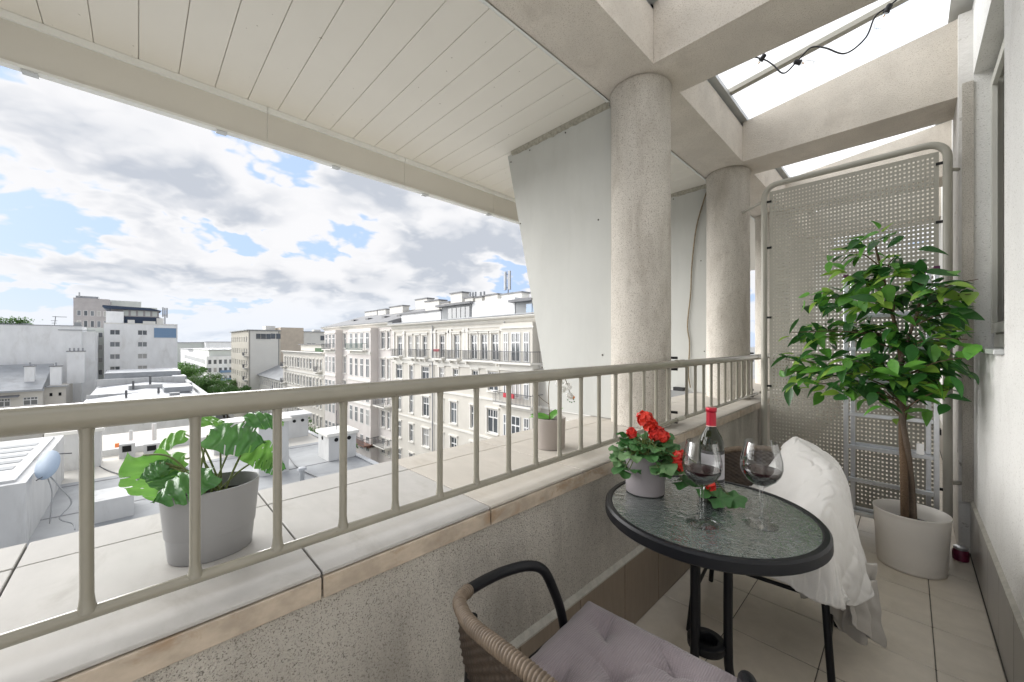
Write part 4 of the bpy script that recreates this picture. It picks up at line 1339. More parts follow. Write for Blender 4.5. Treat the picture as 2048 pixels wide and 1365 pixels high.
for (x, y, z, n_) in FCL:
    c_ = Vector((x, y, z))
    # twig from the nearest trunk point below
    best = min(tr1[18:] + tr2[18:], key=lambda p: (p - c_ + Vector((0, 0, 0.12))).length)
    outv = (c_ - Vector((FX - 0.05, FY, z - 0.05)))
    mid = best.lerp(c_, 0.5) + Vector((0, 0, 0.025))
    tw = bez([best, mid, c_], 5)
    twigs.tube(tw, [0.0042 * (1 - 0.65 * i / len(tw)) for i in range(len(tw))], 5)
    hd = Vector((outv.x, outv.y, 0.0))
    far = hd.length
    hd = hd.normalized() if far > 0.02 else Vector((0, -1, 0))
    for q in range(n_):
        if nl >= 300:
            break
        t = (q + 0.5) / n_
        bp = tw[int(t * (len(tw) - 1))].lerp(c_, 0.72) + Vector((random.uniform(-.045, .045), random.uniform(-.05, .05), random.uniform(-.04, .04))) - hd * 0.03
        ang = random.uniform(-1.25, 1.25)
        d_ = Vector((hd.x * math.cos(ang) - hd.y * math.sin(ang), hd.x * math.sin(ang) + hd.y * math.cos(ang), random.uniform(-0.65, 0.35)))
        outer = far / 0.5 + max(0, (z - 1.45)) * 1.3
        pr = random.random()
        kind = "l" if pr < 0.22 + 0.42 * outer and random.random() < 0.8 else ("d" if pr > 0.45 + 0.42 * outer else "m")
        s_ = random.uniform(0.75, 1.25)
        end = bp + d_.normalized() * 0.08 * s_
        if end.x > 0.235:
            d_.x = -abs(d_.x) * 0.2
            bp.x = min(bp.x, 0.222)
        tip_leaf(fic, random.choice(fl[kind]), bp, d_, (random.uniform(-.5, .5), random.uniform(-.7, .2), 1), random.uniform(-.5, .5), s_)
        nl += 1
part("twigs", twigs, M_bark, fic, 180)
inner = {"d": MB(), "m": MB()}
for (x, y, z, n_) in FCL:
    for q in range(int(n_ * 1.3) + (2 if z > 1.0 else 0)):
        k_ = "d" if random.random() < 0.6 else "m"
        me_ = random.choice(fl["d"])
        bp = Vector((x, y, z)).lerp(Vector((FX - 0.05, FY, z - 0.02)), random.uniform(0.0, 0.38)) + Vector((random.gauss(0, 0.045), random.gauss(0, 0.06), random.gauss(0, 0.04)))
        d_ = Vector((random.gauss(0, 1), random.gauss(-0.2, 1), random.gauss(-0.35, 0.5)))
        mt_ = Matrix.Translation(bp) @ aim(d_, (random.uniform(-.5, .5), random.uniform(-.7, .2), 1), random.uniform(-.6, .6)).to_matrix().to_4x4() @ Matrix.Scale(random.uniform(0.75, 1.15), 4)
        vv = [mt_ @ v_.co for v_ in me_.vertices]
        if max(v_.x for v_ in vv) > 0.235:
            continue
        inner[k_].add(vv, [tuple(f_.vertices) for f_ in me_.polygons])
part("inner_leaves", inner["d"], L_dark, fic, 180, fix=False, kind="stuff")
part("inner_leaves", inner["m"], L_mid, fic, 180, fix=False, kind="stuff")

# ------------------------------------------------------------------ folded aluminium stepladder behind the ficus
M_cap = mat("plum_plastic_cap", (0.12, 0.03, 0.09), 0.5)
lad = thing("stepladder", "folded aluminium stepladder with plum caps leaning on the screen", "stepladder", (-0.1, 3.3, 0))
for yy, x0, x1, zt in ((3.285, -0.282, 0.112, 1.665), (3.335, -0.252, 0.082, 1.655)):
    for x in (x0, x1):
        part("stile", MB().cbox(x - 0.011, x + 0.011, yy - 0.017, yy + 0.017, 0.012, zt - 0.02, 0.002), M_alu, lad)
        part("end_cap", MB().cbox(x - 0.0135, x + 0.0135, yy - 0.019, yy + 0.019, zt - 0.022, zt, 0.003), M_cap, lad)
        part("end_cap", MB().cbox(x - 0.0135, x + 0.0135, yy - 0.019, yy + 0.019, 0.0, 0.03, 0.003), M_cap, lad)
    for q in range(7):
        z = 0.135 + 0.208 * q + (0.012 if yy > 3.3 else 0)
        if yy > 3.3 and q % 2:
            continue
        part("tread", MB().cbox(x0 + 0.0115, x1 - 0.0115, yy - 0.015, yy + 0.015, z, z + 0.022, 0.002), M_alu, lad)
b = MB()
part("hinge", MB().box(-0.30, -0.287, 3.27, 3.35, 1.50, 1.53), M_dark, lad)
part("hinge", MB().box(0.117, 0.13, 3.27, 3.35, 0.70, 0.73), M_dark, lad)

# small box by the wall
M_plum = mat("plum_wrap", (0.16, 0.02, 0.05), 0.3, var=0.4, scale=40)
sb = thing("small_jar", "small dark red glass jar on the floor behind the white pot", "jar", (0.205, 3.33, 0))
part("body", MB().lathe([(0.026, 0.0), (0.032, 0.004), (0.034, 0.045), (0.028, 0.062), (0.0, 0.062)], 24, (0.205, 3.33, 0)), M_plum, sb, 40)
part("lid", MB().lathe([(0.029, 0.0622), (0.0295, 0.064), (0.0295, 0.074), (0.027, 0.0755), (0.0, 0.0755)], 24, (0.205, 3.33, 0)), M_alu, sb, 40)

# ------------------------------------------------------------------ string of bulbs under the glass roof
M_black_rubber = mat("black_rubber", (0.015, 0.015, 0.017), 0.6)
M_amber = mat("warm_filament", (0.75, 0.42, 0.15), 0.4, 0.5)
stl = thing("string_lights", "black cord of clear light bulbs hanging under the glass roof", "string lights", (-0.4, 3.0, 3.0))
pts = [(-0.98, 1.6, 3.03), (-0.955, 1.88, 3.03), (-0.93, 2.15, 3.0), (-0.78, 2.55, 3.0), (-0.644, 2.8, 3.006), (-0.583, 2.8, 2.937), (-0.524, 2.8, 2.854), (-0.451, 2.8, 2.9), (-0.394, 2.8, 2.937), (-0.33, 2.8, 2.9), (-0.244, 2.8, 2.822), (-0.162, 2.8, 2.859), (-0.124, 2.8, 2.95), (-0.078, 2.8, 2.973), (-0.028, 2.8, 3.001), (0.2, 2.75, 3.15)]
part("cord", MB().tube(bez(pts, 10), 0.0042, 8), M_black_rubber, stl, 180)
bulb = MB().lathe([(0.010, 0.0), (0.012, -0.012), (0.0225, -0.035), (0.0245, -0.048), (0.019, -0.064), (0.0, -0.071)], 20).mesh("bulb", M_clear, 180)
sock = MB().lathe([(0.0, 0.034), (0.010, 0.033), (0.0135, 0.026), (0.0135, 0.004), (0.0155, 0.002), (0.0155, -0.004), (0.010, -0.005), (0.0, -0.005)], 16).mesh("socket", M_black_rubber, 40)
fila = MB().lathe([(0.0, -0.006), (0.0035, -0.008), (0.0035, -0.016), (0.0, -0.02)], 10).mesh("filament", M_amber, 60)
for (x, y, z), (rx, ry) in (((-0.644, 2.8, 3.029), (20, 55)), ((-0.445, 2.8, 2.909), (30, -65)), ((-0.081, 2.8, 2.983), (10, 30)), ((-0.955, 1.90, 3.06), (10, 10))):
    so = put(sock, "socket", stl, Vector((x, y, z - 0.032)) - stl.location, (R(rx), R(ry), 0))
    put(bulb, "bulb", so, (0, 0, -0.005))
    put(fila, "filament", so, (0, 0, -0.003))
# ------------------------------------------------------------------ the city beyond the terrace
GZ = -22.0
C_rw = mat("weathered_roof_white", (0.58, 0.58, 0.57), 0.9, var=0.08, scale=1.0, col2=(0.44, 0.435, 0.42), c2lo=0.5, c2hi=0.75, c2scale=1.3, stretch=(1, 1, 0.35))
C_cream = mat("cream_stucco", (0.62, 0.59, 0.53), 0.9, var=0.05, scale=0.6, col2=(0.62, 0.59, 0.53), c2lo=0.55, c2hi=0.8, c2scale=0.35, bump=0.1, bscale=6)
C_pink = mat("pinkish_stucco", (0.70, 0.655, 0.625), 0.9, var=0.04, scale=0.6, col2=(0.63, 0.58, 0.55), c2lo=0.55, c2hi=0.8, c2scale=0.35)
C_white = mat("white_stucco", (0.85, 0.85, 0.84), 0.9, var=0.05, scale=0.8, col2=(0.70, 0.69, 0.665), c2lo=0.48, c2hi=0.8, c2scale=0.5, stretch=(1, 1, 0.4))
C_beige = mat("beige_stucco", (0.60, 0.56, 0.48), 0.9, var=0.04, scale=0.4)
C_lcream = mat("light_cream_stucco", (0.74, 0.72, 0.66), 0.9, var=0.03, scale=0.4)
C_tan = mat("tan_brick_wall", (0.56, 0.485, 0.39), 0.9, var=0.08, scale=0.8)
C_brown = mat("grey_brown_brick", (0.40, 0.375, 0.37), 0.9, var=0.10, scale=0.7)
C_pale = mat("pale_green_grey_cladding", (0.60, 0.62, 0.58), 0.8, var=0.04, scale=0.4)
C_trim = mat("stone_trim", (0.74, 0.72, 0.67), 0.9, var=0.05, scale=1.5)
C_roof = mat("dark_roof_felt", (0.22, 0.22, 0.225), 0.85, var=0.18, scale=1.0)
C_zinc = mat("light_zinc_roof", (0.36, 0.372, 0.385), 0.55, 0.1, var=0.12, scale=0.5, col2=(0.29, 0.297, 0.30), c2lo=0.5, c2hi=0.7, c2scale=0.6)
C_felt = mat("grey_roofing_felt", (0.345, 0.352, 0.355), 0.85, var=0.12, scale=0.5, col2=(0.265, 0.27, 0.27), c2lo=0.48, c2hi=0.72, c2scale=0.7, bump=0.2, bscale=12)
C_frame = mat("white_window_frame", (0.74, 0.74, 0.73), 0.5)
C_glass = mat("city_window_glass", (0.085, 0.095, 0.105), 0.08, spec=0.8)
C_blue = mat("blue_glass_panel", (0.16, 0.27, 0.42), 0.12, spec=0.7)
C_navy = mat("navy_cladding", (0.035, 0.055, 0.095), 0.5)
C_iron = mat("balcony_iron", (0.15, 0.15, 0.155), 0.6, 0.2)
C_asph = mat("asphalt", (0.055, 0.055, 0.057), 0.9, var=0.15, scale=0.5)
C_pave = mat("pavement_slabs", (0.32, 0.315, 0.30), 0.9, var=0.08, scale=0.8)
T_leaf = leaf_mat("street_tree_leaf", (0.065, 0.155, 0.04), (0.13, 0.25, 0.06), 0.6, 0.3)
T_leaf2 = leaf_mat("street_tree_leaf_pale", (0.075, 0.16, 0.04), (0.14, 0.24, 0.065), 0.6, 0.25)
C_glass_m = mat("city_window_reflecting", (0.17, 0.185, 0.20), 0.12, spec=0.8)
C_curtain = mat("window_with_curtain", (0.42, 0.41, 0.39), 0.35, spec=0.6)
C_red = mat("red_flowers", (0.5, 0.05, 0.07), 0.8)
C_hole = mat("vent_hole_dark", (0.012, 0.012, 0.012), 0.9)
C_orange = mat("orange_plastic", (0.75, 0.22, 0.07), 0.5)
C_brownb = mat("brown_balcony_paint", (0.23, 0.13, 0.10), 0.7)

struct("ground", MB().box(-3000, 1500, -3000, 3000, GZ - 1, GZ), mat("city_ground", (0.30, 0.30, 0.29), 0.95, var=0.15, scale=0.05))
struct("road", MB().add([(-900, 11.5, GZ + 0.004), (60, 11.5, GZ + 0.004), (60, 21.0, GZ + 0.004), (-900, 21.0, GZ + 0.004)], [(0, 1, 2, 3)]), C_asph)
struct("pavement", MB().box(-900, 60, 21.0, 24.9, GZ - 0.5, GZ + 0.14), C_pave)

WIN = {}


def window_meshes(w, h, style):
    key = (round(w, 2), round(h, 2), style)
    if key in WIN:
        return WIN[key]
    f, y0, y1 = 0.085, 0.10, 0.17
    b = MB().box(-w / 2, -w / 2 + f, y0, y1, 0, h).box(w / 2 - f, w / 2, y0, y1, 0, h).box(-w / 2 + f, w / 2 - f, y0, y1, 0, f).box(-w / 2 + f, w / 2 - f, y0, y1, h - f, h)
    if style != "plain":
        tz = h * 0.66
        b.box(-w / 2 + f, w / 2 - f, y0 - 0.01, y1, tz - 0.06, tz + 0.06)
        b.box(-0.05, 0.05, y0 - 0.006, y1, f, tz - 0.06)
        if w > 1.25:
            b.box(-w / 4 - 0.03, -w / 4 + 0.03, y0, y1, tz + 0.06, h - f).box(w / 4 - 0.03, w / 4 + 0.03, y0, y1, tz + 0.06, h - f)
        b.box(-0.04, 0.04, y0, y1, tz + 0.06, h - f)
    elif w > 1.2:
        n = 3 if w > 1.9 else 2
        for q in range(1, n):
            x = -w / 2 + w * q / n
            b.box(x - 0.05, x + 0.05, y0, y1, f, h - f)
    pv = [(-w / 2 + 0.02, 0.15, 0.02), (w / 2 - 0.02, 0.15, 0.02), (w / 2 - 0.02, 0.15, h - 0.02), (-w / 2 + 0.02, 0.15, h - 0.02)]
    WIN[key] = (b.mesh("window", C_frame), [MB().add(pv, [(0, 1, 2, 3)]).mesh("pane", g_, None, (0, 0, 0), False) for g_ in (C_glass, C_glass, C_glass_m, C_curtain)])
    return WIN[key]


def facade(t, W_, z0, z1, wins, m, depth=12.0, trim=None, style="cas", x0=0.0, sills=True, roofm=None, name="wall"):
    """front wall with true openings (local x along it, local y inwards), windows set back in them; wins: (xc, zbottom, w, h)"""
    xs_ = sorted({x0, x0 + W_} | {round(c_ + s_ * w / 2, 3) for c_, zb_, w, h in wins for s_ in (-1, 1)})
    zs_ = sorted({z0, z1} | {round(zb_, 3) for c_, zb_, w, h in wins} | {round(zb_ + h, 3) for c_, zb_, w, h in wins})
    b = MB()
    holes = [(round(c_ - w / 2, 3), round(c_ + w / 2, 3), round(zb_, 3), round(zb_ + h, 3)) for c_, zb_, w, h in wins]
    for j in range(len(zs_) - 1):
        zc = (zs_[j] + zs_[j + 1]) / 2
        run = None
        for i in range(len(xs_) - 1):
            xc = (xs_[i] + xs_[i + 1]) / 2
            inside = any(a < xc < b_ and c_ < zc < d_ for a, b_, c_, d_ in holes)
            if not inside and run is None:
                run = xs_[i]
            if run is not None and (inside or i == len(xs_) - 2):
                e = xs_[i] if inside else xs_[i + 1]
                b.add([(run, 0, zs_[j]), (e, 0, zs_[j]), (e, 0, zs_[j + 1]), (run, 0, zs_[j + 1])], [(0, 1, 2, 3)])
                run = None
    for a, b_, c_, d_ in holes:
        b.add([(a, 0, c_), (b_, 0, c_), (b_, 0, d_), (a, 0, d_), (a, 0.2, c_), (b_, 0.2, c_), (b_, 0.2, d_), (a, 0.2, d_)], [(0, 4, 5, 1), (1, 5, 6, 2), (2, 6, 7, 3), (3, 7, 4, 0)])
    b.box(x0, x0 + W_, 0.201, depth, z0, z1 - 0.02)
    b.add([(x0, 0, z0), (x0, 0.201, z0), (x0, 0.201, z1), (x0, 0, z1)], [(0, 1, 2, 3)]).add([(x0 + W_, 0, z0), (x0 + W_, 0.201, z0), (x0 + W_, 0.201, z1), (x0 + W_, 0, z1)], [(3, 2, 1, 0)])
    b.add([(x0, 0, z1), (x0 + W_, 0, z1), (x0 + W_, 0.201, z1), (x0, 0.201, z1)], [(0, 1, 2, 3)])
    part(name, b, m, t, None, True, fix=False)
    for c_, zb_, w, h in wins:
        wm, pm = window_meshes(w, h, style)
        wo = put(wm, "window", t, (c_, 0, zb_))
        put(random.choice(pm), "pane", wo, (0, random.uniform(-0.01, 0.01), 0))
    if trim and sills:
        sb_ = MB()
        for c_, zb_, w, h in wins:
            sb_.box(c_ - w / 2 - 0.12, c_ + w / 2 + 0.12, -0.16, 0.0, zb_ - 0.14, zb_ - 0.02)
            sb_.box(c_ - w / 2 - 0.16, c_ - w / 2 - 0.01, -0.05, 0.0, zb_ - 0.02, zb_ + h + 0.12).box(c_ + w / 2 + 0.01, c_ + w / 2 + 0.16, -0.05, 0.0, zb_ - 0.02, zb_ + h + 0.12)
            sb_.box(c_ - w / 2 - 0.22, c_ + w / 2 + 0.22, -0.14, 0.0, zb_ + h + 0.12, zb_ + h + 0.28)
        part("window_surround", sb_, trim, t, None, True, kind="stuff")


def cornice(t, x0, x1, z, out, m, name="cornice"):
    prof_ = [(0.0, z - 0.55), (-0.10 * out, z - 0.50), (-0.25 * out, z - 0.36), (-0.30 * out, z - 0.20), (-0.85 * out, z - 0.14), (-out, z - 0.02), (-out, z + 0.06), (0.0, z + 0.10)]
    part(name, MB().prism(prof_, 0, x0, x1), m, t, None, True)


def balcony(t, x0, x1, z, out=0.9, m=None, infill=C_iron):
    bo = part("balcony", MB().box(x0, x1, -out, -0.001, z - 0.18, z).box(x0 + 0.2, x0 + 0.4, -out * 0.7, -0.001, z - 0.5, z - 0.181).box(x1 - 0.4, x1 - 0.2, -out * 0.7, -0.001, z - 0.5, z - 0.181), m or C_trim, t, None, True)
    g = MB().box(x0, x1, -out, -out + 0.05, z + 0.92, z + 0.98).box(x0, x1, -out + 0.01, -out + 0.04, z + 0.06, z + 0.10)
    n_ = max(2, int((x1 - x0) / 0.16))
    for q in range(n_ + 1):
        x = x0 + (x1 - x0) * q / n_
        g.box(x - 0.014, x + 0.014, -out + 0.012, -out + 0.036, z, z + 0.92)
    for x in (x0, x1 - 0.03):
        g.box(x, x + 0.03, -out + 0.051, -0.002, z + 0.92, z + 0.97)
        for q in range(1, 5):
            g.box(x + 0.005, x + 0.025, -out + 0.051 + q * out / 6, -out + 0.075 + q * out / 6, z, z + 0.92)
    part("railing", g, infill, bo, None, True)
    return bo


def chimney(t, x0, x1, y0, y1, z0, z1, m, caps=0, name="chimney", capm=None):
    c_ = part(name, MB().box(x0, x1, y0, y1, z0, z1), m, t, None, True)
    part("cap", MB().box(x0 - 0.12, x1 + 0.12, y0 - 0.12, y1 + 0.12, z1 + 0.001, z1 + 0.16), capm or C_roof, c_, None, True)
    if caps:
        p_ = MB()
        for q in range(caps):
            x = x0 + (x1 - x0) * (q + 0.5) / caps
            p_.lathe([(0.13, 0.161), (0.13, 0.75), (0.0, 0.76)], 8, (x, (y0 + y1) / 2, z1))
        part("chimney_pot", p_, C_zinc, c_, 60, True)


# --- cream tenement across the street (facade faces the balcony side, plane y = 25)
XO = -49.2
ten = thing("tenement_building", "cream ornate tenement with balconies and an attic storey across the street", "building", (XO, 25, 0))
L_ = lambda x: x - XO
wins = [(L_(x), -0.38, w, 2.55) for x, w in ((-47.1, 1.3), (-44.4, 0.95), (-42.6, 0.95), (-40.9, 0.95), (-37.2, 1.0), (-34.4, 1.0), (-31.4, 1.05), (-29.75, 1.05), (-28.1, 1.05), (-18.5, 1.1), (-15.5, 1.1))]
wins += [(L_(x), -3.4, w, 1.85) for x, w in ((-47.3, 1.7), (-44.1, 0.95), (-40.8, 1.7), (-37.3, 0.95), (-34.6, 0.95), (-31.2, 1.0), (-28.4, 1.5), (-18.5, 1.1), (-15.5, 1.1))]
for zb_, h in ((-7.55, 2.3), (-11.2, 2.1), (-14.9, 2.1), (-18.6, 2.0)):
    wins += [(L_(x), zb_, w, h) for x, w in ((-47.3, 1.1), (-44.1, 0.95), (-40.7, 1.5), (-37.4, 0.8), (-35.0, 1.2), (-28.5, 1.6), (-31.6, 0.7), (-18.5, 1.1), (-15.5, 1.1))]
facade(ten, 37.0, GZ, 3.3, wins, C_cream, 13.0, C_trim)
cornice(ten, 0, 37, 3.72, 0.75, C_trim)
part("gutter_roof", MB().box(-0.02, 37, -0.78, 3.0, 3.821, 3.93), C_zinc, ten, None, True)
part("entablature", MB().prism([(0, -1.30), (-0.12, -1.26), (-0.14, -0.95), (-0.30, -0.80), (-0.34, -0.60), (0, -0.56)], 0, 0.01, 36.9), C_trim, ten, None, True)
pieces("string_course", MB().box(0.01, 36.9, -0.10, 0.0, -4.35, -4.15).box(0.01, 36.9, -0.10, 0.0, -8.2, -8.02).box(0.01, 36.9, -0.06, 0.0, 2.85, 3.0), C_trim, ten, None, True)
pil = MB()
for x in (-48.7, -45.9, -39.2, -38.6, -35.9, -35.5, -33.0, -32.5, -26.9, -21.4):
    pil.box(L_(x) - 0.22, L_(x) + 0.22, -0.12, 0.0, -0.55, 2.84).box(L_(x) - 0.30, L_(x) + 0.30, -0.18, 0.0, 2.45, 2.70).box(L_(x) - 0.28, L_(x) + 0.28, -0.15, 0.0, -0.55, -0.30)
pieces("pilaster", pil, C_trim, ten, None, True)
hd_ = MB()
for a, b_ in ((-45.2, -40.1), (-38.1, -36.3), (-35.2, -33.6), (-32.3, -27.2)):
    hd_.box(L_(a), L_(b_), -0.20, 0.0, 2.48, 2.60)
pieces("hood_mould", hd_, C_trim, ten, None, True)
for a, b_ in ((-48.2, -46.0), (-43.6, -42.0), (-41.6, -39.8), (-38.2, -36.2), (-35.3, -33.4), (-32.4, -27.1)):
    balcony(ten, L_(a), L_(b_), -0.42, 0.75)
part("drainpipe", MB().tube([(L_(-39.0), -0.14, 3.4), (L_(-39.0), -0.14, GZ)], 0.07, 8).tube([(L_(-26.6), -0.14, 3.4), (L_(-26.6), -0.14, GZ)], 0.07, 8), C_zinc, ten, 60, True)
part("flower_box", MB().box(L_(-37.9), L_(-36.9), -0.72, -0.55, 0.35, 0.62), C_red, ten, None, True)
# bay with three tall windows at its right end
bay = part("bay", MB().box(L_(-26.2), L_(-22.3), -0.9, -0.001, GZ, 3.1), C_cream, ten, None, True)
for zb_, h in ((-0.38, 2.6), (-3.6, 2.0), (-7.7, 2.5), (-11.4, 2.2), (-15.0, 2.2)):
    for x, w in ((-25.6, 0.62), (-24.3, 1.15), (-23.0, 0.62)):
        wm, pm = window_meshes(w, h, "cas")
        put(wm, "window", ten, (L_(x), -1.05, zb_))
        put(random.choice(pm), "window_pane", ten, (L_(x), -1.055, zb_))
pieces("bay_band", MB().box(L_(-26.35), L_(-22.15), -1.0, -0.901, 2.6, 2.75).box(L_(-26.35), L_(-22.15), -1.05, -0.901, -1.2, -0.6).box(L_(-26.35), L_(-22.15), -1.02, -0.901, -4.6, -4.2).box(L_(-26.45), L_(-22.05), -1.25, -0.901, -8.25, -8.0), C_trim, ten, None, True)
balcony(ten, L_(-26.6), L_(-21.9), -0.42, 1.6)
balcony(ten, L_(-26.6), L_(-21.9), -4.1, 1.6)
part("flower_box", MB().box(L_(-25.2), L_(-23.9), -1.62, -1.45, -3.55, -3.15), C_red, ten, None, True)
# attic
pieces("attic_wall", MB().box(0.3, L_(-39.3), 1.2, 8, 3.931, 5.35).box(L_(-33.2), L_(-26.6), 1.2, 8, 3.931, 5.75), C_white, ten, None, True)
for a, b_, z1, gm in ((-39.2, -33.4, 5.85, C_glass), (-26.5, -20.8, 5.45, C_blue)):
    at = part("dormer", MB().box(L_(a), L_(b_), 1.25, 8, 3.931, z1 - 0.25), C_felt, ten, None, True)
    for q in range(5):
        x = L_(a) + (L_(b_) - L_(a)) * (0.25 + 0.72 * (q + 0.5) / 5)
        part("dormer_window", MB().box(x - 0.36, x + 0.36, 1.17, 1.249, 4.1, z1 - 0.5), gm, at, None, True)
    part("dormer_roof", MB().box(L_(a) - 0.5, L_(b_) + 0.4, 0.7, 8.2, z1 - 0.249, z1), C_roof, at, None, True)
part("attic_roof", MB().prism([(1.0, 5.36), (9.0, 6.2), (9.0, 5.0), (1.0, 5.2)], 0, 0.2, L_(-39.2)), C_roof, ten, None, True)
for a, b_, z0_, z1_, cp in ((-47.3, -43.9, 5.3, 7.05, 0), (-43.4, -41.6, 5.3, 6.6, 0), (-41.2, -38.8, 5.5, 7.6, 0), (-38.2, -36.6, 5.8, 6.8, 3), (-36.2, -34.9, 5.8, 6.7, 2), (-34.4, -32.2, 5.8, 6.75, 0), (-31.5, -28.4, 5.7, 6.6, 0), (-26.4, -23.6, 5.4, 6.5, 0), (-22.9, -21.6, 5.4, 6.4, 2)):
    chimney(ten, L_(a), L_(b_), 4.0, 5.2, z0_, z1_, C_trim, cp)
ant = thing("roof_antenna", "pair of tall antenna panels on the cream tenement roof", "antenna", (-31.2, 29.6, 6.77))
for dx in (-0.35, 0.35):
    part("antenna_panel", MB().cbox(-0.16 + dx, 0.16 + dx, -0.1, 0.1, 0.45, 2.55, 0.03), C_zinc, ant, None, True)
part("mast", MB().tube([(0, 0.12, 0), (0, 0.12, 2.6)], 0.06, 8).box(-0.4, 0.4, 0.1, 0.14, 0.7, 0.76).box(-0.4, 0.4, 0.1, 0.14, 2.2, 2.26), C_iron, ant, 60, True)

# --- pinkish tenement next to it
PO = -75.8
pk = thing("tenement_building", "pinkish tenement with twin bays and a dark sloping roof", "building", (PO, 25, 0))
Q_ = lambda x: x - PO
wins = []
rows = ((0.5, 2.4), (-3.7, 2.75), (-7.3, 2.3), (-10.6, 2.3), (-14.4, 2.2), (-18.2, 2.1))
pcols = ((-73.6, 1.2), (-66.0, 1.1), (-63.4, 1.1), (-52.0, 1.2), (-50.3, 0.9))
for zb_, h in rows:
    wins += [(Q_(x), zb_, w, h) for x, w in pcols]
facade(pk, 26.55, GZ, 3.7, wins, C_pink, 13.0, C_trim)
cornice(pk, 0, 26.55, 4.1, 0.7, C_trim)
for a, b_ in ((-72.4, -67.2), (-61.6, -53.6)):
    part("bay", MB().box(Q_(a), Q_(b_), -1.1, -0.001, GZ + 4, 3.5), C_pink, pk, None, True)
    pieces("bay_band", MB().box(Q_(a) - 0.1, Q_(b_) + 0.1, -1.22, -1.101, 2.98, 3.15).box(Q_(a) - 0.1, Q_(b_) + 0.1, -1.25, -1.101, -0.35, 0.05).box(Q_(a) - 0.1, Q_(b_) + 0.1, -1.22, -1.101, -4.35, -4.1).box(Q_(a) - 0.1, Q_(b_) + 0.1, -1.22, -1.101, -7.8, -7.6), C_trim, pk, None, True)
    n_ = 3 if b_ - a < 6 else 4
    for zb_, h in rows[:-1]:
        for q in range(n_):
            x = Q_(a) + (b_ - a) * (q + 0.5) / n_
            wm, pm = window_meshes(1.0, h, "cas")
            put(wm, "window", pk, (x, -1.25, zb_))
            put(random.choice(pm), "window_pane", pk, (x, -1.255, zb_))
balcony(pk, Q_(-60.8), Q_(-54.6), 0.30, 1.9, None, mat("green_balcony_paint", (0.10, 0.17, 0.14), 0.6))
balcony(pk, Q_(-72.0), Q_(-67.6), 0.30, 1.8)
for zz in (-7.6, -13.2):
    balcony(pk, Q_(-66.9), Q_(-62.6), zz, 1.0)
    balcony(pk, Q_(-52.9), Q_(-49.5), zz + 0.2, 1.1)
balcony(pk, Q_(-61.4), Q_(-53.4), -13.2, 2.2, C_brownb)
part("roof", MB().prism([(-0.75, 4.21), (8.0, 6.9), (13.0, 6.9), (13.0, 4.0), (-0.2, 4.0)], 0, 0.0, 26.5), C_roof, pk, None, True)
for a, b_, y_, z1_ in ((-74.8, -69.5, 7.2, 7.4), (-67.5, -64.5, 6.5, 7.3), (-62.0, -57.5, 6.0, 7.4), (-56.0, -52.5, 7.5, 8.3)):
    chimney(pk, Q_(a), Q_(b_), y_, y_ + 1.2, 5.0, z1_, C_trim, 0)
for x in (-70, -64, -58, -53):
    part("skylight", MB().box(Q_(x), Q_(x) + 1.1, 2.6, 3.8, 5.05, 5.55), C_iron, pk, None, True)

# --- lower building with a set-back attic
LO = -104.2
lo = thing("tenement_building", "lower cream building with a setback attic between the pinkish tenement and the grey gable", "building", (LO, 25, 0))
wins = [(0.0 + 1.8 + 2.05 * q, zb_, 0.95 if q not in (5, 9) else 1.5, 2.0) for zb_ in (-3.9, -7.6, -11.2, -14.8) for q in range(13)]
facade(lo, 28.3, GZ, -0.9, wins, C_cream, 12.0, C_trim)
cornice(lo, 0, 28.3, -0.5, 0.6, C_trim)
pieces("attic_wall", MB().box(3.0, 28.3, 3.0, 12, -0.38, 1.0), C_lcream, lo, None, True)
part("attic_roof", MB().box(2.6, 28.3, 2.5, 12.2, 1.001, 1.18), C_roof, lo, None, True)
part("roof_terrace_plants", MB().box(19.0, 23.5, 1.2, 2.0, -0.38, 0.35), L_dark, lo, None, True)
for x in (0.8, 24.8):
    balcony(lo, x, x + 2.0, -4.1, 0.9)
    balcony(lo, x, x + 2.0, -7.8, 0.9)
pieces("string_course", MB().box(0.0, 28.3, -0.1, 0.0, -4.9, -4.6).box(0.0, 28.3, -0.1, 0.0, -8.5, -8.25), C_trim, lo, None, True)

# --- low building under a grey roof
gb = thing("tenement_building", "low cream building under a plain grey sloping roof", "building", (-130.0, 25, 0))
wins = [(1.6 + 2.3 * q, zb_, 1.25, 1.7) for zb_ in (-10.2, -13.9, -17.6) for q in range(11)]
facade(gb, 25.7, GZ, -7.6, wins, C_lcream, 12.0, C_trim)
part("roof", MB().prism([(-0.6, -7.6), (6.0, -4.6), (12.0, -7.4)], 0, 0, 25.7), C_felt, gb, None, True)
chimney(gb, 15, 18, 5.4, 6.4, -5.2, -3.7, C_trim)

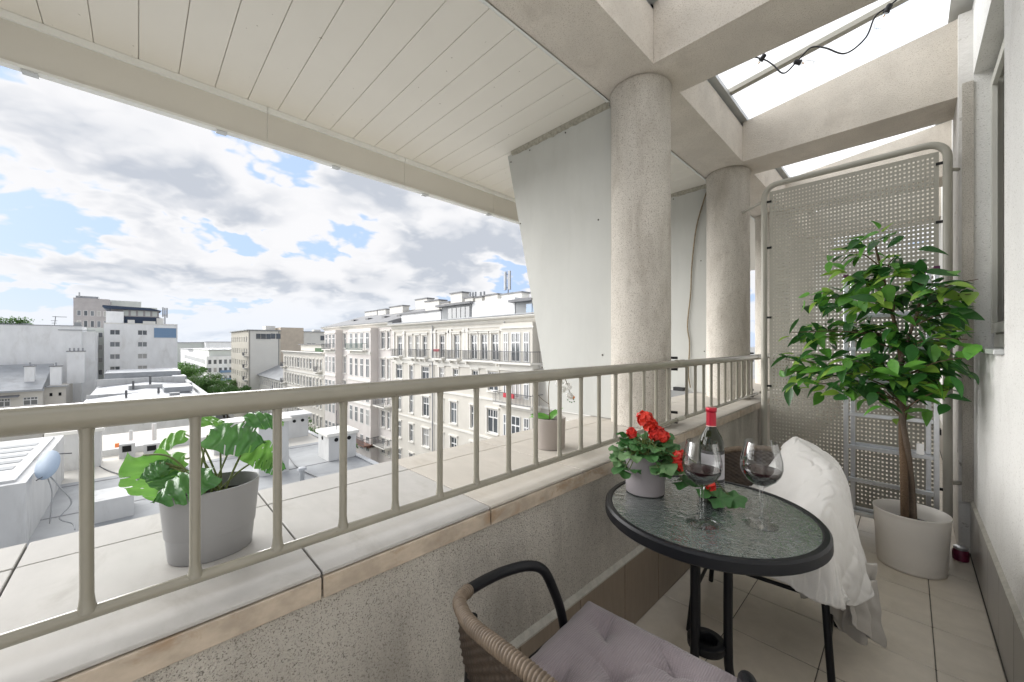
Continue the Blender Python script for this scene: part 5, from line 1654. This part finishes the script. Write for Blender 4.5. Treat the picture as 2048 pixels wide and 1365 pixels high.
# --- tall beige block with a blank light end wall
be = thing("apartment_building", "tall beige block with a blank cream and tan end wall and two tiny windows", "building", (-158.0, 22.5, 0))
wins = [(1.5 + 3.4 * q, -19 + 3.45 * r_, 1.3, 1.6) for r_ in range(7) for q in range(8)]
facade(be, 28.0, GZ, 5.0, wins, C_beige, 8.0, None, "plain")
part("end_wall", MB().box(28.001, 28.06, 0.3, 7.6, GZ, 4.9), C_lcream, be, None, True)
part("taller_wing", MB().box(6.0, 28.03, 8.001, 14.2, GZ, 6.1), C_tan, be, None, True)
part("rear_wing", MB().box(2.0, 27.8, 14.201, 26.0, GZ, 4.9), C_lcream, be, None, True)
pieces("roof_slab", MB().box(-0.5, 28.4, -0.5, 8.0, 5.001, 5.25).box(2.0, 28.2, 14.3, 26.2, 4.901, 5.1), C_felt, be, None, True)
pieces("roof_hut", MB().box(20, 24, 5, 7.5, 5.251, 6.6).box(25.0, 27.0, 17.5, 19.5, 5.101, 5.7), C_trim, be, None, True)
pieces("seam", MB().box(28.061, 28.10, 0.25, 0.33, GZ, 4.9).box(28.061, 28.10, 7.4, 7.55, GZ, 4.9), C_iron, be, None, True)
sidewin = MB().box(0, 0.08, -0.55, 0.55, 0, 1.5).mesh("small_window", C_glass)
for y, z in ((3.0, 2.6), (6.7, 2.7), (4.2, 2.6), (16.5, -0.2), (20.4, 2.3), (24.0, 2.3)):
    for dy in (-0.66, 0.66):
        put(sidewin, "small_window", be, (28.061 if y < 8 else 27.81, y + dy, z))
for q in range(5):
    balcony(be, 24.5, 27.2, -16 + 3.45 * q, 0.9)

# --- white blocks at the far end of the street
fa = thing("apartment_building", "white gridded apartment block at the far end of the street", "building", (-185.0, 18.7, 0), None, None, R(90))
wins = [(1.0 + 1.62 * q, -19 + 3.1 * r_, 1.05, 1.75) for r_ in range(5) for q in range(9)]
facade(fa, 15.0, GZ, -3.6, wins, C_white, 100.0, None, "plain")
part("attic", MB().box(1.0, 15.0, 2.5, 60.0, -3.599, -1.2), C_pale, fa, None, True)
part("attic_roof", MB().box(0.6, 15.2, 2.0, 60.0, -1.199, -0.95), C_zinc, fa, None, True)
fs = MB()
for r_ in range(5):
    for q in range(26):
        fs.box(-0.05, 0.02, 4 + q * 3.6, 5.6 + q * 3.6, -19 + 3.1 * r_, -17.2 + 3.1 * r_)
part("street_side_windows", fs, C_glass, fa, None, True, kind="stuff")
pieces("entrance_balcony", MB().box(4.0, 7.5, -1.2, -0.001, -9.9, -9.0).box(4.0, 7.5, -1.2, -0.001, -13.0, -12.1), C_blue, fa, None, True)
for i, (x, y, w, d_, h, lb) in enumerate([(-330, 22, 60, 40, 19.5, "pale flat block rising behind the far street end"), (-420, 10, 16, 30, 24, "grey tower block on the horizon beyond the street"), (-300, 60, 80, 50, 24, "long pale block behind the gridded white one"), (-520, 4, 20, 14, 28, "small dark tower on the skyline right of the white block"), (-460, 40, 120, 50, 24.5, "low pale row of houses on the skyline")]):
    t = thing("apartment_building", lb, "building", (x, y, GZ))
    part("wall", MB().box(-w / 2, w / 2, 0, d_, 0, h), (C_white, C_pale, C_lcream, C_pale, C_white)[i], t, None, True)
    part("roof", MB().box(-w / 2 - 0.5, w / 2 + 0.5, -0.5, d_ + 0.5, h + 0.001, h + 0.5), C_felt, t, None, True)

# --- white apartment block on the left with paired windows
wh = thing("apartment_building", "white apartment block with two columns of triple windows and a blue glass loggia", "building", (-135.0, -5.8, 0), None, None, R(90))
wins = [(x, z, 1.75, 1.25) for x in (1.85, 6.7) for z in (3.4, 0.45, -2.55, -5.55, -8.5, -11.5, -14.5)]
facade(wh, 13.4, GZ, 6.1, wins, C_white, 16.0, None, "plain")
pieces("parapet", MB().box(0.0, 13.4, -0.06, 0.25, 6.101, 6.35), C_trim, wh, None, True)
part("loggia_glass", MB().box(8.85, 13.15, -0.05, -0.001, 2.8, 5.3), C_blue, wh, None, True)
pieces("loggia_frame", MB().box(8.7, 13.3, -0.07, -0.001, 5.301, 5.45).box(8.7, 13.3, -0.07, -0.001, 2.65, 2.799).box(8.7, 8.849, -0.07, -0.001, 2.8, 5.3).box(13.151, 13.3, -0.07, -0.001, 2.8, 5.3), C_frame, wh, None, True)
part("penthouse", MB().box(3.4, 10.2, 4.0, 13.0, 6.101, 8.2), C_navy, wh, None, True)
part("penthouse_base", MB().box(0.2, 3.3, 3.0, 13.0, 6.101, 9.3), C_white, wh, None, True)
ph = MB()
for q in range(5):
    ph.box(3.2 + q * 1.35, 4.15 + q * 1.35, 3.9, 3.99, 8.4, 9.75)
pieces("penthouse_window", ph, C_pale, wh, None, True)
part("penthouse_storey", MB().box(1.0, 9.9, 4.001, 12.9, 8.201, 9.9), C_brown, wh, None, True)
part("penthouse_roof", MB().prism([(-0.4, 10.3), (-0.4, 10.75), (8.3, 10.5), (10.4, 9.95), (9.0, 9.91), (0.0, 9.91)], 1, 3.0, 13.5), C_navy, wh, None, True)
pieces("terrace_wall", MB().box(4.0, 5.3, 2.8, 3.0, 6.101, 7.3).box(6.8, 9.2, 2.8, 3.0, 6.101, 7.1).box(9.4, 10.8, 3.4, 3.9, 6.101, 8.0), C_trim, wh, None, True)
part("stair_bay", MB().box(-2.9, -0.001, 2.5, 15.0, GZ, 5.1), C_pale, wh, None, True)
for z in (2.7, -0.3, -3.4, -6.4):
    for x in (-2.05, -0.75):
        wm, pm = window_meshes(0.95, 1.3, "plain")
        put(wm, "window", wh, (x, 2.34, z))
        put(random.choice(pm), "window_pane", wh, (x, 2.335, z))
an2 = thing("roof_antenna", "slim antenna mast on the white apartment block roof", "antenna", (-137.0, 5.2, 6.12))
part("mast", MB().tube([(0, 0, 0), (0, 0, 4.6)], 0.11, 8), C_iron, an2, 60, True)
part("antenna_panel", MB().box(-0.15, 0.15, -0.55, -0.25, 2.2, 4.7).box(-0.15, 0.15, 0.25, 0.55, 2.0, 4.6).box(-0.05, 0.05, -0.3, 0.3, 2.6, 2.75), C_zinc, an2, None, True)

tw = thing("office_tower", "grey brown brick tower rising behind the white apartment block", "building", (-172.0, -13.6, 0), None, None, R(90))
wins = [(1.1 + 1.35 * q, z, 0.85, h) for q in range(5) for z, h in ((9.6, 1.6), (6.2, 2.0), (3.4, 1.6))]
facade(tw, 7.4, GZ, 14.9, wins, C_brown, 14.0, None, "plain")
pieces("rear_slab", MB().box(3.0, 14.5, 9.0, 16.0, GZ, 15.4).box(14.501, 18.5, 9.5, 15.0, GZ, 13.6), C_pale, tw, None, True)
pieces("roof_plant", MB().box(0.4, 5.0, 1.0, 6.0, 14.901, 15.6).box(1.0, 1.3, 0.5, 0.8, 14.901, 16.6), C_zinc, tw, None, True)

# --- big blank white gable and the cream house with the pale roof before it
bw = thing("apartment_building", "large blank white gable wall at the far left", "building", (-125.0, -40.0, 0), None, None, R(90))
part("wall", MB().box(0, 31.3, 0, 14, GZ, 5.0).box(31.301, 33.2, 1.2, 14, GZ, 3.9), C_white, bw, None, True)
pieces("coping", MB().box(-0.1, 31.4, -0.1, 0.5, 5.001, 5.15).box(28.0, 33.3, -0.15, 0.4, 4.1, 4.25), C_zinc, bw, None, True)
part("roof_box", MB().box(30.2, 31.2, 0.6, 1.6, 5.151, 5.9), C_felt, bw, None, True)
rp = thing("roof_shrub", "green shrubs growing on the blank gable roof", "plant", (-127, -18.3, 5.16))
random.seed(5)
lf = MB()
for q in range(700):
    a = random.gauss(0, 1)
    p = Vector((random.gauss(0, 0.5), random.choice((-1.6, 0.5, 1.2)) + random.gauss(0, 0.75), abs(random.gauss(0.55, 0.42))))
    u_ = Vector((random.gauss(0, 1), random.gauss(0, 1), random.gauss(0, 1))).normalized() * 0.16
    v_ = u_.orthogonal().normalized() * 0.12
    lf.add([p - u_, p + v_, p + u_, p - v_], [(0, 1, 2, 3)])
part("leaves", lf, T_leaf2, rp, None, True, fix=False)
part("trough", MB().box(-0.5, 0.5, -3.0, 2.2, 0.0, 0.3), C_zinc, rp, None, True)
ga = thing("roof_antenna", "spiky antenna with crossbar on the blank white gable", "antenna", (-126, -12.6, 5.15))
part("mast", MB().tube([(0, 0, 0), (0, 0.15, 1.9)], 0.06, 6), C_iron, ga, 60, True)
pieces("antenna_arm", MB().box(-0.05, 0.05, -0.3, 1.7, 1.75, 1.85).box(-0.04, 0.04, -0.5, 0.4, 0.9, 0.98).box(-0.04, 0.04, -0.4, 0.3, 0.4, 0.48), C_iron, ga, None, True)

ch_ = thing("tenement_building", "cream house with a pale sheet roof and white chimneys at the left edge", "building", (-110.0, -40.0, 0), None, None, R(90))
wins = [(x, z, 1.7 if x % 2 < 1 else 1.35, 1.45) for z in (-9.8, -13.4, -17.9) for x in (3.0, 8.0, 13.5, 19.0, 23.3, 26.2)]
facade(ch_, 27.6, GZ, -7.3, wins, C_cream, 13.0, None)
part("side_wing", MB().box(27.601, 30.2, 2.0, 13, GZ, -6.9), C_cream, ch_, None, True)
pieces("eaves", MB().box(-0.2, 27.8, -0.7, 0.0, -7.299, -7.0).box(27.801, 30.4, 1.5, 2.2, -6.899, -6.7), C_zinc, ch_, None, True)
part("roof", MB().prism([(-0.7, -6.99), (12.0, -2.9), (13.0, -2.9), (13.0, -7.28), (-0.2, -7.28)], 0, 0, 27.6), C_zinc, ch_, None, True)
part("awning", MB().prism([(-1.3, -8.15), (-0.001, -7.85), (-0.001, -7.95)], 0, 20.5, 25.0), C_roof, ch_, None, True)
for a, b_, y_, z1 in ((25.1, 26.3, 3.0, -3.0), (28.2, 29.6, 2.4, -3.1), (20.0, 21.2, 3.0, -3.2)):
    chimney(ch_, a, b_, y_, y_ + 1.1, -6.6, z1, C_white, 1)
chimney(ch_, 29.7, 32.1, 9.5, 11.0, -6.9, -0.4, C_white, 4)
pieces("small_window", MB().box(28.2, 28.55, 1.95, 1.999, -8.6, -8.0).box(29.3, 29.65, 1.95, 1.999, -8.6, -8.0), C_hole, ch_, None, True)

# --- stepped flat roofs between them
fr_ = thing("flat_roof_building", "stepped pale flat roofs between the white block and the cream house", "building", (-92, 1.0, 0))
part("wall", MB().box(-30, 30, -6.0, 6.2, GZ, -6.3), C_rw, fr_, None, True)
part("roof_deck", MB().prism([(-5.8, -6.29), (0.0, -5.75), (6.0, -6.29)], 0, -29.8, 29.8), C_zinc, fr_, None, True)
pieces("parapet", MB().box(22.0, 22.2, -6.0, 5.5, -6.3, -5.9).box(14.0, 14.2, -6.0, 1.5, -6.3, -5.8).box(29.4, 30.01, -6.01, 6.21, -6.3, -5.95).box(-30, 29.399, 5.6, 6.21, -6.29, -5.85).box(-6.0, -5.5, -6.0, 5.599, -6.2, -5.0).box(8.0, 8.4, -2.0, 5.599, -6.1, -5.25), C_rw, fr_, None, True)
pieces("roof_hut", MB().box(10, 16, 1.8, 5.0, -6.0, -5.2).box(-28, -14, -5.5, 5.5, -5.9, -4.4).box(-14, -8, 4.0, 6.0, -6.0, -5.2), C_zinc, fr_, None, True)
pieces("vent_pipe", MB().box(20, 20.3, -2.2, -1.95, -5.9, -4.9).box(8.5, 8.8, -1.6, -1.35, -5.8, -4.5).box(18.0, 18.3, 1.0, 1.25, -5.8, -4.9).box(2.0, 2.35, 0.4, 0.7, -5.8, -4.2), C_iron, fr_, None, True)
pieces("air_unit", MB().box(24, 25.2, 2.0, 3.0, -6.0, -5.2).box(26.0, 26.8, 4.4, 5.2, -6.2, -5.5), C_felt, fr_, None, True)

# --- the grey felt roof right below the terrace
nr = thing("flat_roof_building", "grey felt roof with white chimneys right below the terrace", "building", (-20, 0, 0))
part("wall", MB().box(-20, 18.54, -45, 9.0, GZ, -5.301), C_cream, nr, None, True)
part("roof_deck", MB().prism([(-20.2, -5.45), (18.55, -5.0), (18.55, -5.3), (-20.2, -5.6)], 1, -45.2, 9.2), C_felt, nr, None, True)
sm_ = MB()
for y in (-8.2, -5.6, -0.6, 3.4, 6.6):
    sm_.box(-20, 18.4, y, y + 0.08, -5.46, -5.0 + 0.012)
lap = MB()
for x in (-16, -11.4, -6.8, -2.2, 2.4, 7.0):
    zz = -5.0 - 0.45 * (18.55 - x) / 38.75
    lap.box(x, x + 0.10, -45, 9.1, zz - 0.02, zz + 0.014)
pieces("felt_seam", lap, C_roof, nr, None, True)
part("roof_edge", MB().prism([(-20.2, -5.44), (18.5, -4.985), (18.5, -4.93), (-20.2, -5.38)], 1, 8.95, 9.25), C_zinc, nr, None, True)
pieces("white_structure", MB().box(-8.5, 0.4, -14.0, -2.55, -5.3, -3.2).box(-8.0, 0.1, -13.8, -2.8, -3.199, -3.12), C_rw, nr, None, True)
sl_ = MB()
for q in range(5):
    sl_.box(-6.5 + q * 1.1, -6.0 + q * 1.1, -6.5, -3.1, -3.119, -3.10)
pieces("structure_slot", sl_, C_felt, nr, None, True)
for nm, a, b_, c_, d_, z1 in (("chimney", -3.2, -1.9, 4.2, 5.5, -2.55), ("chimney", -3.8, -2.1, 7.5, 9.0, -3.75), ("chimney", -11.2, -10.0, -3.2, -1.4, -3.3), ("chimney", -9.6, -8.2, 3.2, 4.6, -3.5)):
    chimney(nr, a, b_, c_, d_, -5.4, z1 - 0.12, C_rw, 0, "chimney", C_trim)
pieces("vent_wall", MB().box(-11.2, -9.7, 4.8, 8.7, -5.4, -3.85).box(-11.4, -9.5, 4.6, 8.9, -3.849, -3.70), C_rw, nr, None, True)
vh = MB().lathe([(0.0, 0.0), (0.11, 0.0), (0.11, 0.02), (0.0, 0.02)], 12).mesh("vent_hole", C_hole)
for q in range(7):
    put(vh, "vent_hole", nr, (-9.7, 5.2 + q * 0.52, -4.15), (0, R(90), 0))
for y in (7.9, 8.6):
    put(vh, "vent_hole", nr, (-2.1, y, -4.1), (0, R(90), 0))
put(vh, "vent_hole", nr, (-3.1, 7.5, -4.1), (R(90), 0, 0))
pieces("low_parapet", MB().box(-1.9, -0.3, -1.25, -0.1, -5.3, -4.45).box(-12.8, -12.4, -6, 9, -5.5, -4.95), C_rw, nr, None, True)
pieces("air_unit", MB().box(-12.0, -11.1, -0.75, -0.1, -5.5, -4.5).box(-12.0, -11.2, 0.25, 0.95, -5.5, -4.7), C_rw, nr, None, True)
pieces("air_unit_grille", MB().box(-11.099, -11.08, -0.62, -0.25, -4.95, -4.6).box(-11.199, -11.18, 0.4, 0.8, -5.1, -4.8), C_hole, nr, None, True)
part("orange_crate", MB().box(-14.6, -13.9, -1.0, -0.2, -5.5, -4.9), C_orange, nr, None, True)
part("roof_vent", MB().tube([(1.0, 5.3, -5.2), (1.0, 5.3, -4.45)], 0.10, 12).lathe([(0.2, 0.0), (0.16, 0.10), (0.0, 0.14)], 12, (1.0, 5.3, -4.44)), C_zinc, nr, 50, True)
pieces("roof_pipe", MB().tube([(-14, -0.3, -5.05), (-14, -0.3, -4.2)], 0.09, 8).tube([(-15, 0.8, -5.2), (-15, 0.8, -4.1)], 0.12, 8), C_rw, nr, 60, True)
pieces("hatch", MB().box(-6.4, -5.2, 0.6, 1.8, -5.4, -4.95).box(9.0, 10.2, 5.5, 6.9, -5.3, -4.75), C_zinc, nr, None, True)
pieces("roof_cable", MB().tube(bez([(-14, -2.2, -5.36), (-9, -1.2, -5.28), (-5, 0.3, -5.23), (0, 2.2, -5.17), (6, 2.6, -5.1)], 8), 0.03, 5).tube(bez([(-12, 4.0, -5.33), (-7, 6.2, -5.26), (-1, 6.0, -5.18), (7, 7.6, -5.09)], 8), 0.025, 5), C_iron, nr, 180, True)
pieces("aerial", MB().tube([(-2.5, 4.9, -2.6), (-2.5, 4.9, -0.9)], 0.025, 6).tube([(-2.9, 8.2, -3.8), (-2.9, 8.2, -2.6)], 0.02, 6).box(-2.9, -2.1, 4.88, 4.92, -1.15, -1.11).box(-2.8, -2.2, 4.88, 4.92, -1.42, -1.38), C_iron, nr, None, True)
dish = thing("satellite_dish", "bluish satellite dish with dangling cables on the white roof structure", "satellite dish", (-20.6, -2.4, -3.2))
dprof = [(0.40 * q / 8, -0.10 * (1 - (q / 8) ** 2)) for q in range(9)] + [(0.405, 0.008), (0.40, 0.012)]
M_dish = mat("pale_blue_dish", (0.36, 0.44, 0.54), 0.5, var=0.04, scale=4)
dm = MB().lathe(dprof, 28).mesh("dish_bowl", M_dish, 60)
do = put(dm, "dish_bowl", dish, (0.1, 0.2, 0.28), (0, R(72), R(-52)), (1.2, 1.2, 1.2))
part("dish_arm", MB().tube([(0, 0, -0.1), (0.30, 0, -0.02), (0.42, 0, 0.12)], 0.014, 6).tube([(-0.02, 0, -0.1), (-0.30, 0, -0.05), (-0.34, 0, -0.45)], 0.02, 6), C_iron, do, 180, True)
part("cable", MB().tube(bez([(0.15, 0.2, 0.0), (0.35, 0.5, -0.5), (0.3, 0.75, -1.1), (0.5, 0.5, -1.5), (0.6, 0.8, -1.75), (1.2, 0.9, -1.78)], 6), 0.022, 5).tube(bez([(0.05, 0.15, 0.0), (0.2, 0.3, -0.6), (0.4, 0.3, -1.2), (0.2, 0.25, -1.7)], 6), 0.018, 5), C_felt, dish, 180, True)
part("bracket", MB().box(-0.16, -0.06, 0.20, 0.30, -0.1, 0.30), C_iron, dish, None, True)

# --- street trees
def crown_mesh(seed, n, rx, rz):
    rn = random.Random(seed)
    blobs = [(Vector((rn.gauss(0, 0.42) * rx, rn.gauss(0, 0.42) * rx, rn.uniform(-0.55, 0.75) * rz)), rn.uniform(0.28, 0.5) * rx) for _ in range(16)]
    b = MB()
    for _ in range(n):
        c_, r_ = rn.choice(blobs)
        d_ = Vector((rn.gauss(0, 1), rn.gauss(0, 1), rn.gauss(0.15, 1))).normalized()
        p = c_ + d_ * r_ * rn.uniform(0.6, 1.08)
        u_ = Vector((rn.gauss(0, 1), rn.gauss(0, 1), rn.gauss(0, 0.6))).normalized() * rn.uniform(0.16, 0.34)
        v_ = u_.cross(d_).normalized() * rn.uniform(0.12, 0.26)
        b.add([p - u_, p + v_, p + u_, p - v_], [(0, 1, 2, 3)])
    return b.mesh("crown", T_leaf if seed % 2 else T_leaf2, None, (0, 0, 0), False)


crowns = [crown_mesh(s_, 2600, 4.2, 3.6) for s_ in (1, 2, 3)]
trunk_m = MB().tube([(0, 0, 0), (0.1, 0, 3.0), (0.0, 0.1, 6.0), (0.2, 0.1, 9.0)], [0.26, 0.2, 0.15, 0.06], 8).tube([(0.05, 0, 4.5), (1.2, 0.4, 7.6)], [0.1, 0.03], 6).tube([(0.02, 0, 5.0), (-1.1, -0.7, 8.0)], [0.1, 0.03], 6).mesh("trunk", M_bark2, 180)
tl_ = ["leafy street tree in front of the pinkish tenement, the one nearest the chimneys", "leafy street tree left of the vent wall on the grey roof", "small leafy tree before the lower cream building", "bright green tree at the foot of the tall beige block", "bright green tree before the gridded white block",
       "green tree beside the right end of the stepped flat roofs", "dark green tree in the gap right of the white apartment block", "tree halfway down the far street", "tree at the far end of the street"]
for i, (x, y, h) in enumerate(((-52, 16.5, 10.6), (-60, 15.0, 11.6), (-72, 17.0, 11.0), (-128, 17.5, 12.0), (-150, 19.5, 12.6), (-139, 14.4, 13.2), (-185, 12.6, 15.0), (-168, 16.8, 13.5), (-215, 14.5, 15.0))):
    t = thing("street_tree", tl_[i], "tree", (x, y, GZ), "street trees")
    s_ = h / 12.5
    put(trunk_m, "trunk", t, (0, 0, 0), (0, 0, i * 1.3), (s_, s_, s_))
    put(crowns[i % 3], "crown", t, (0, 0, 8.9 * s_), (0, 0, i * 2.1), (s_, s_, s_))
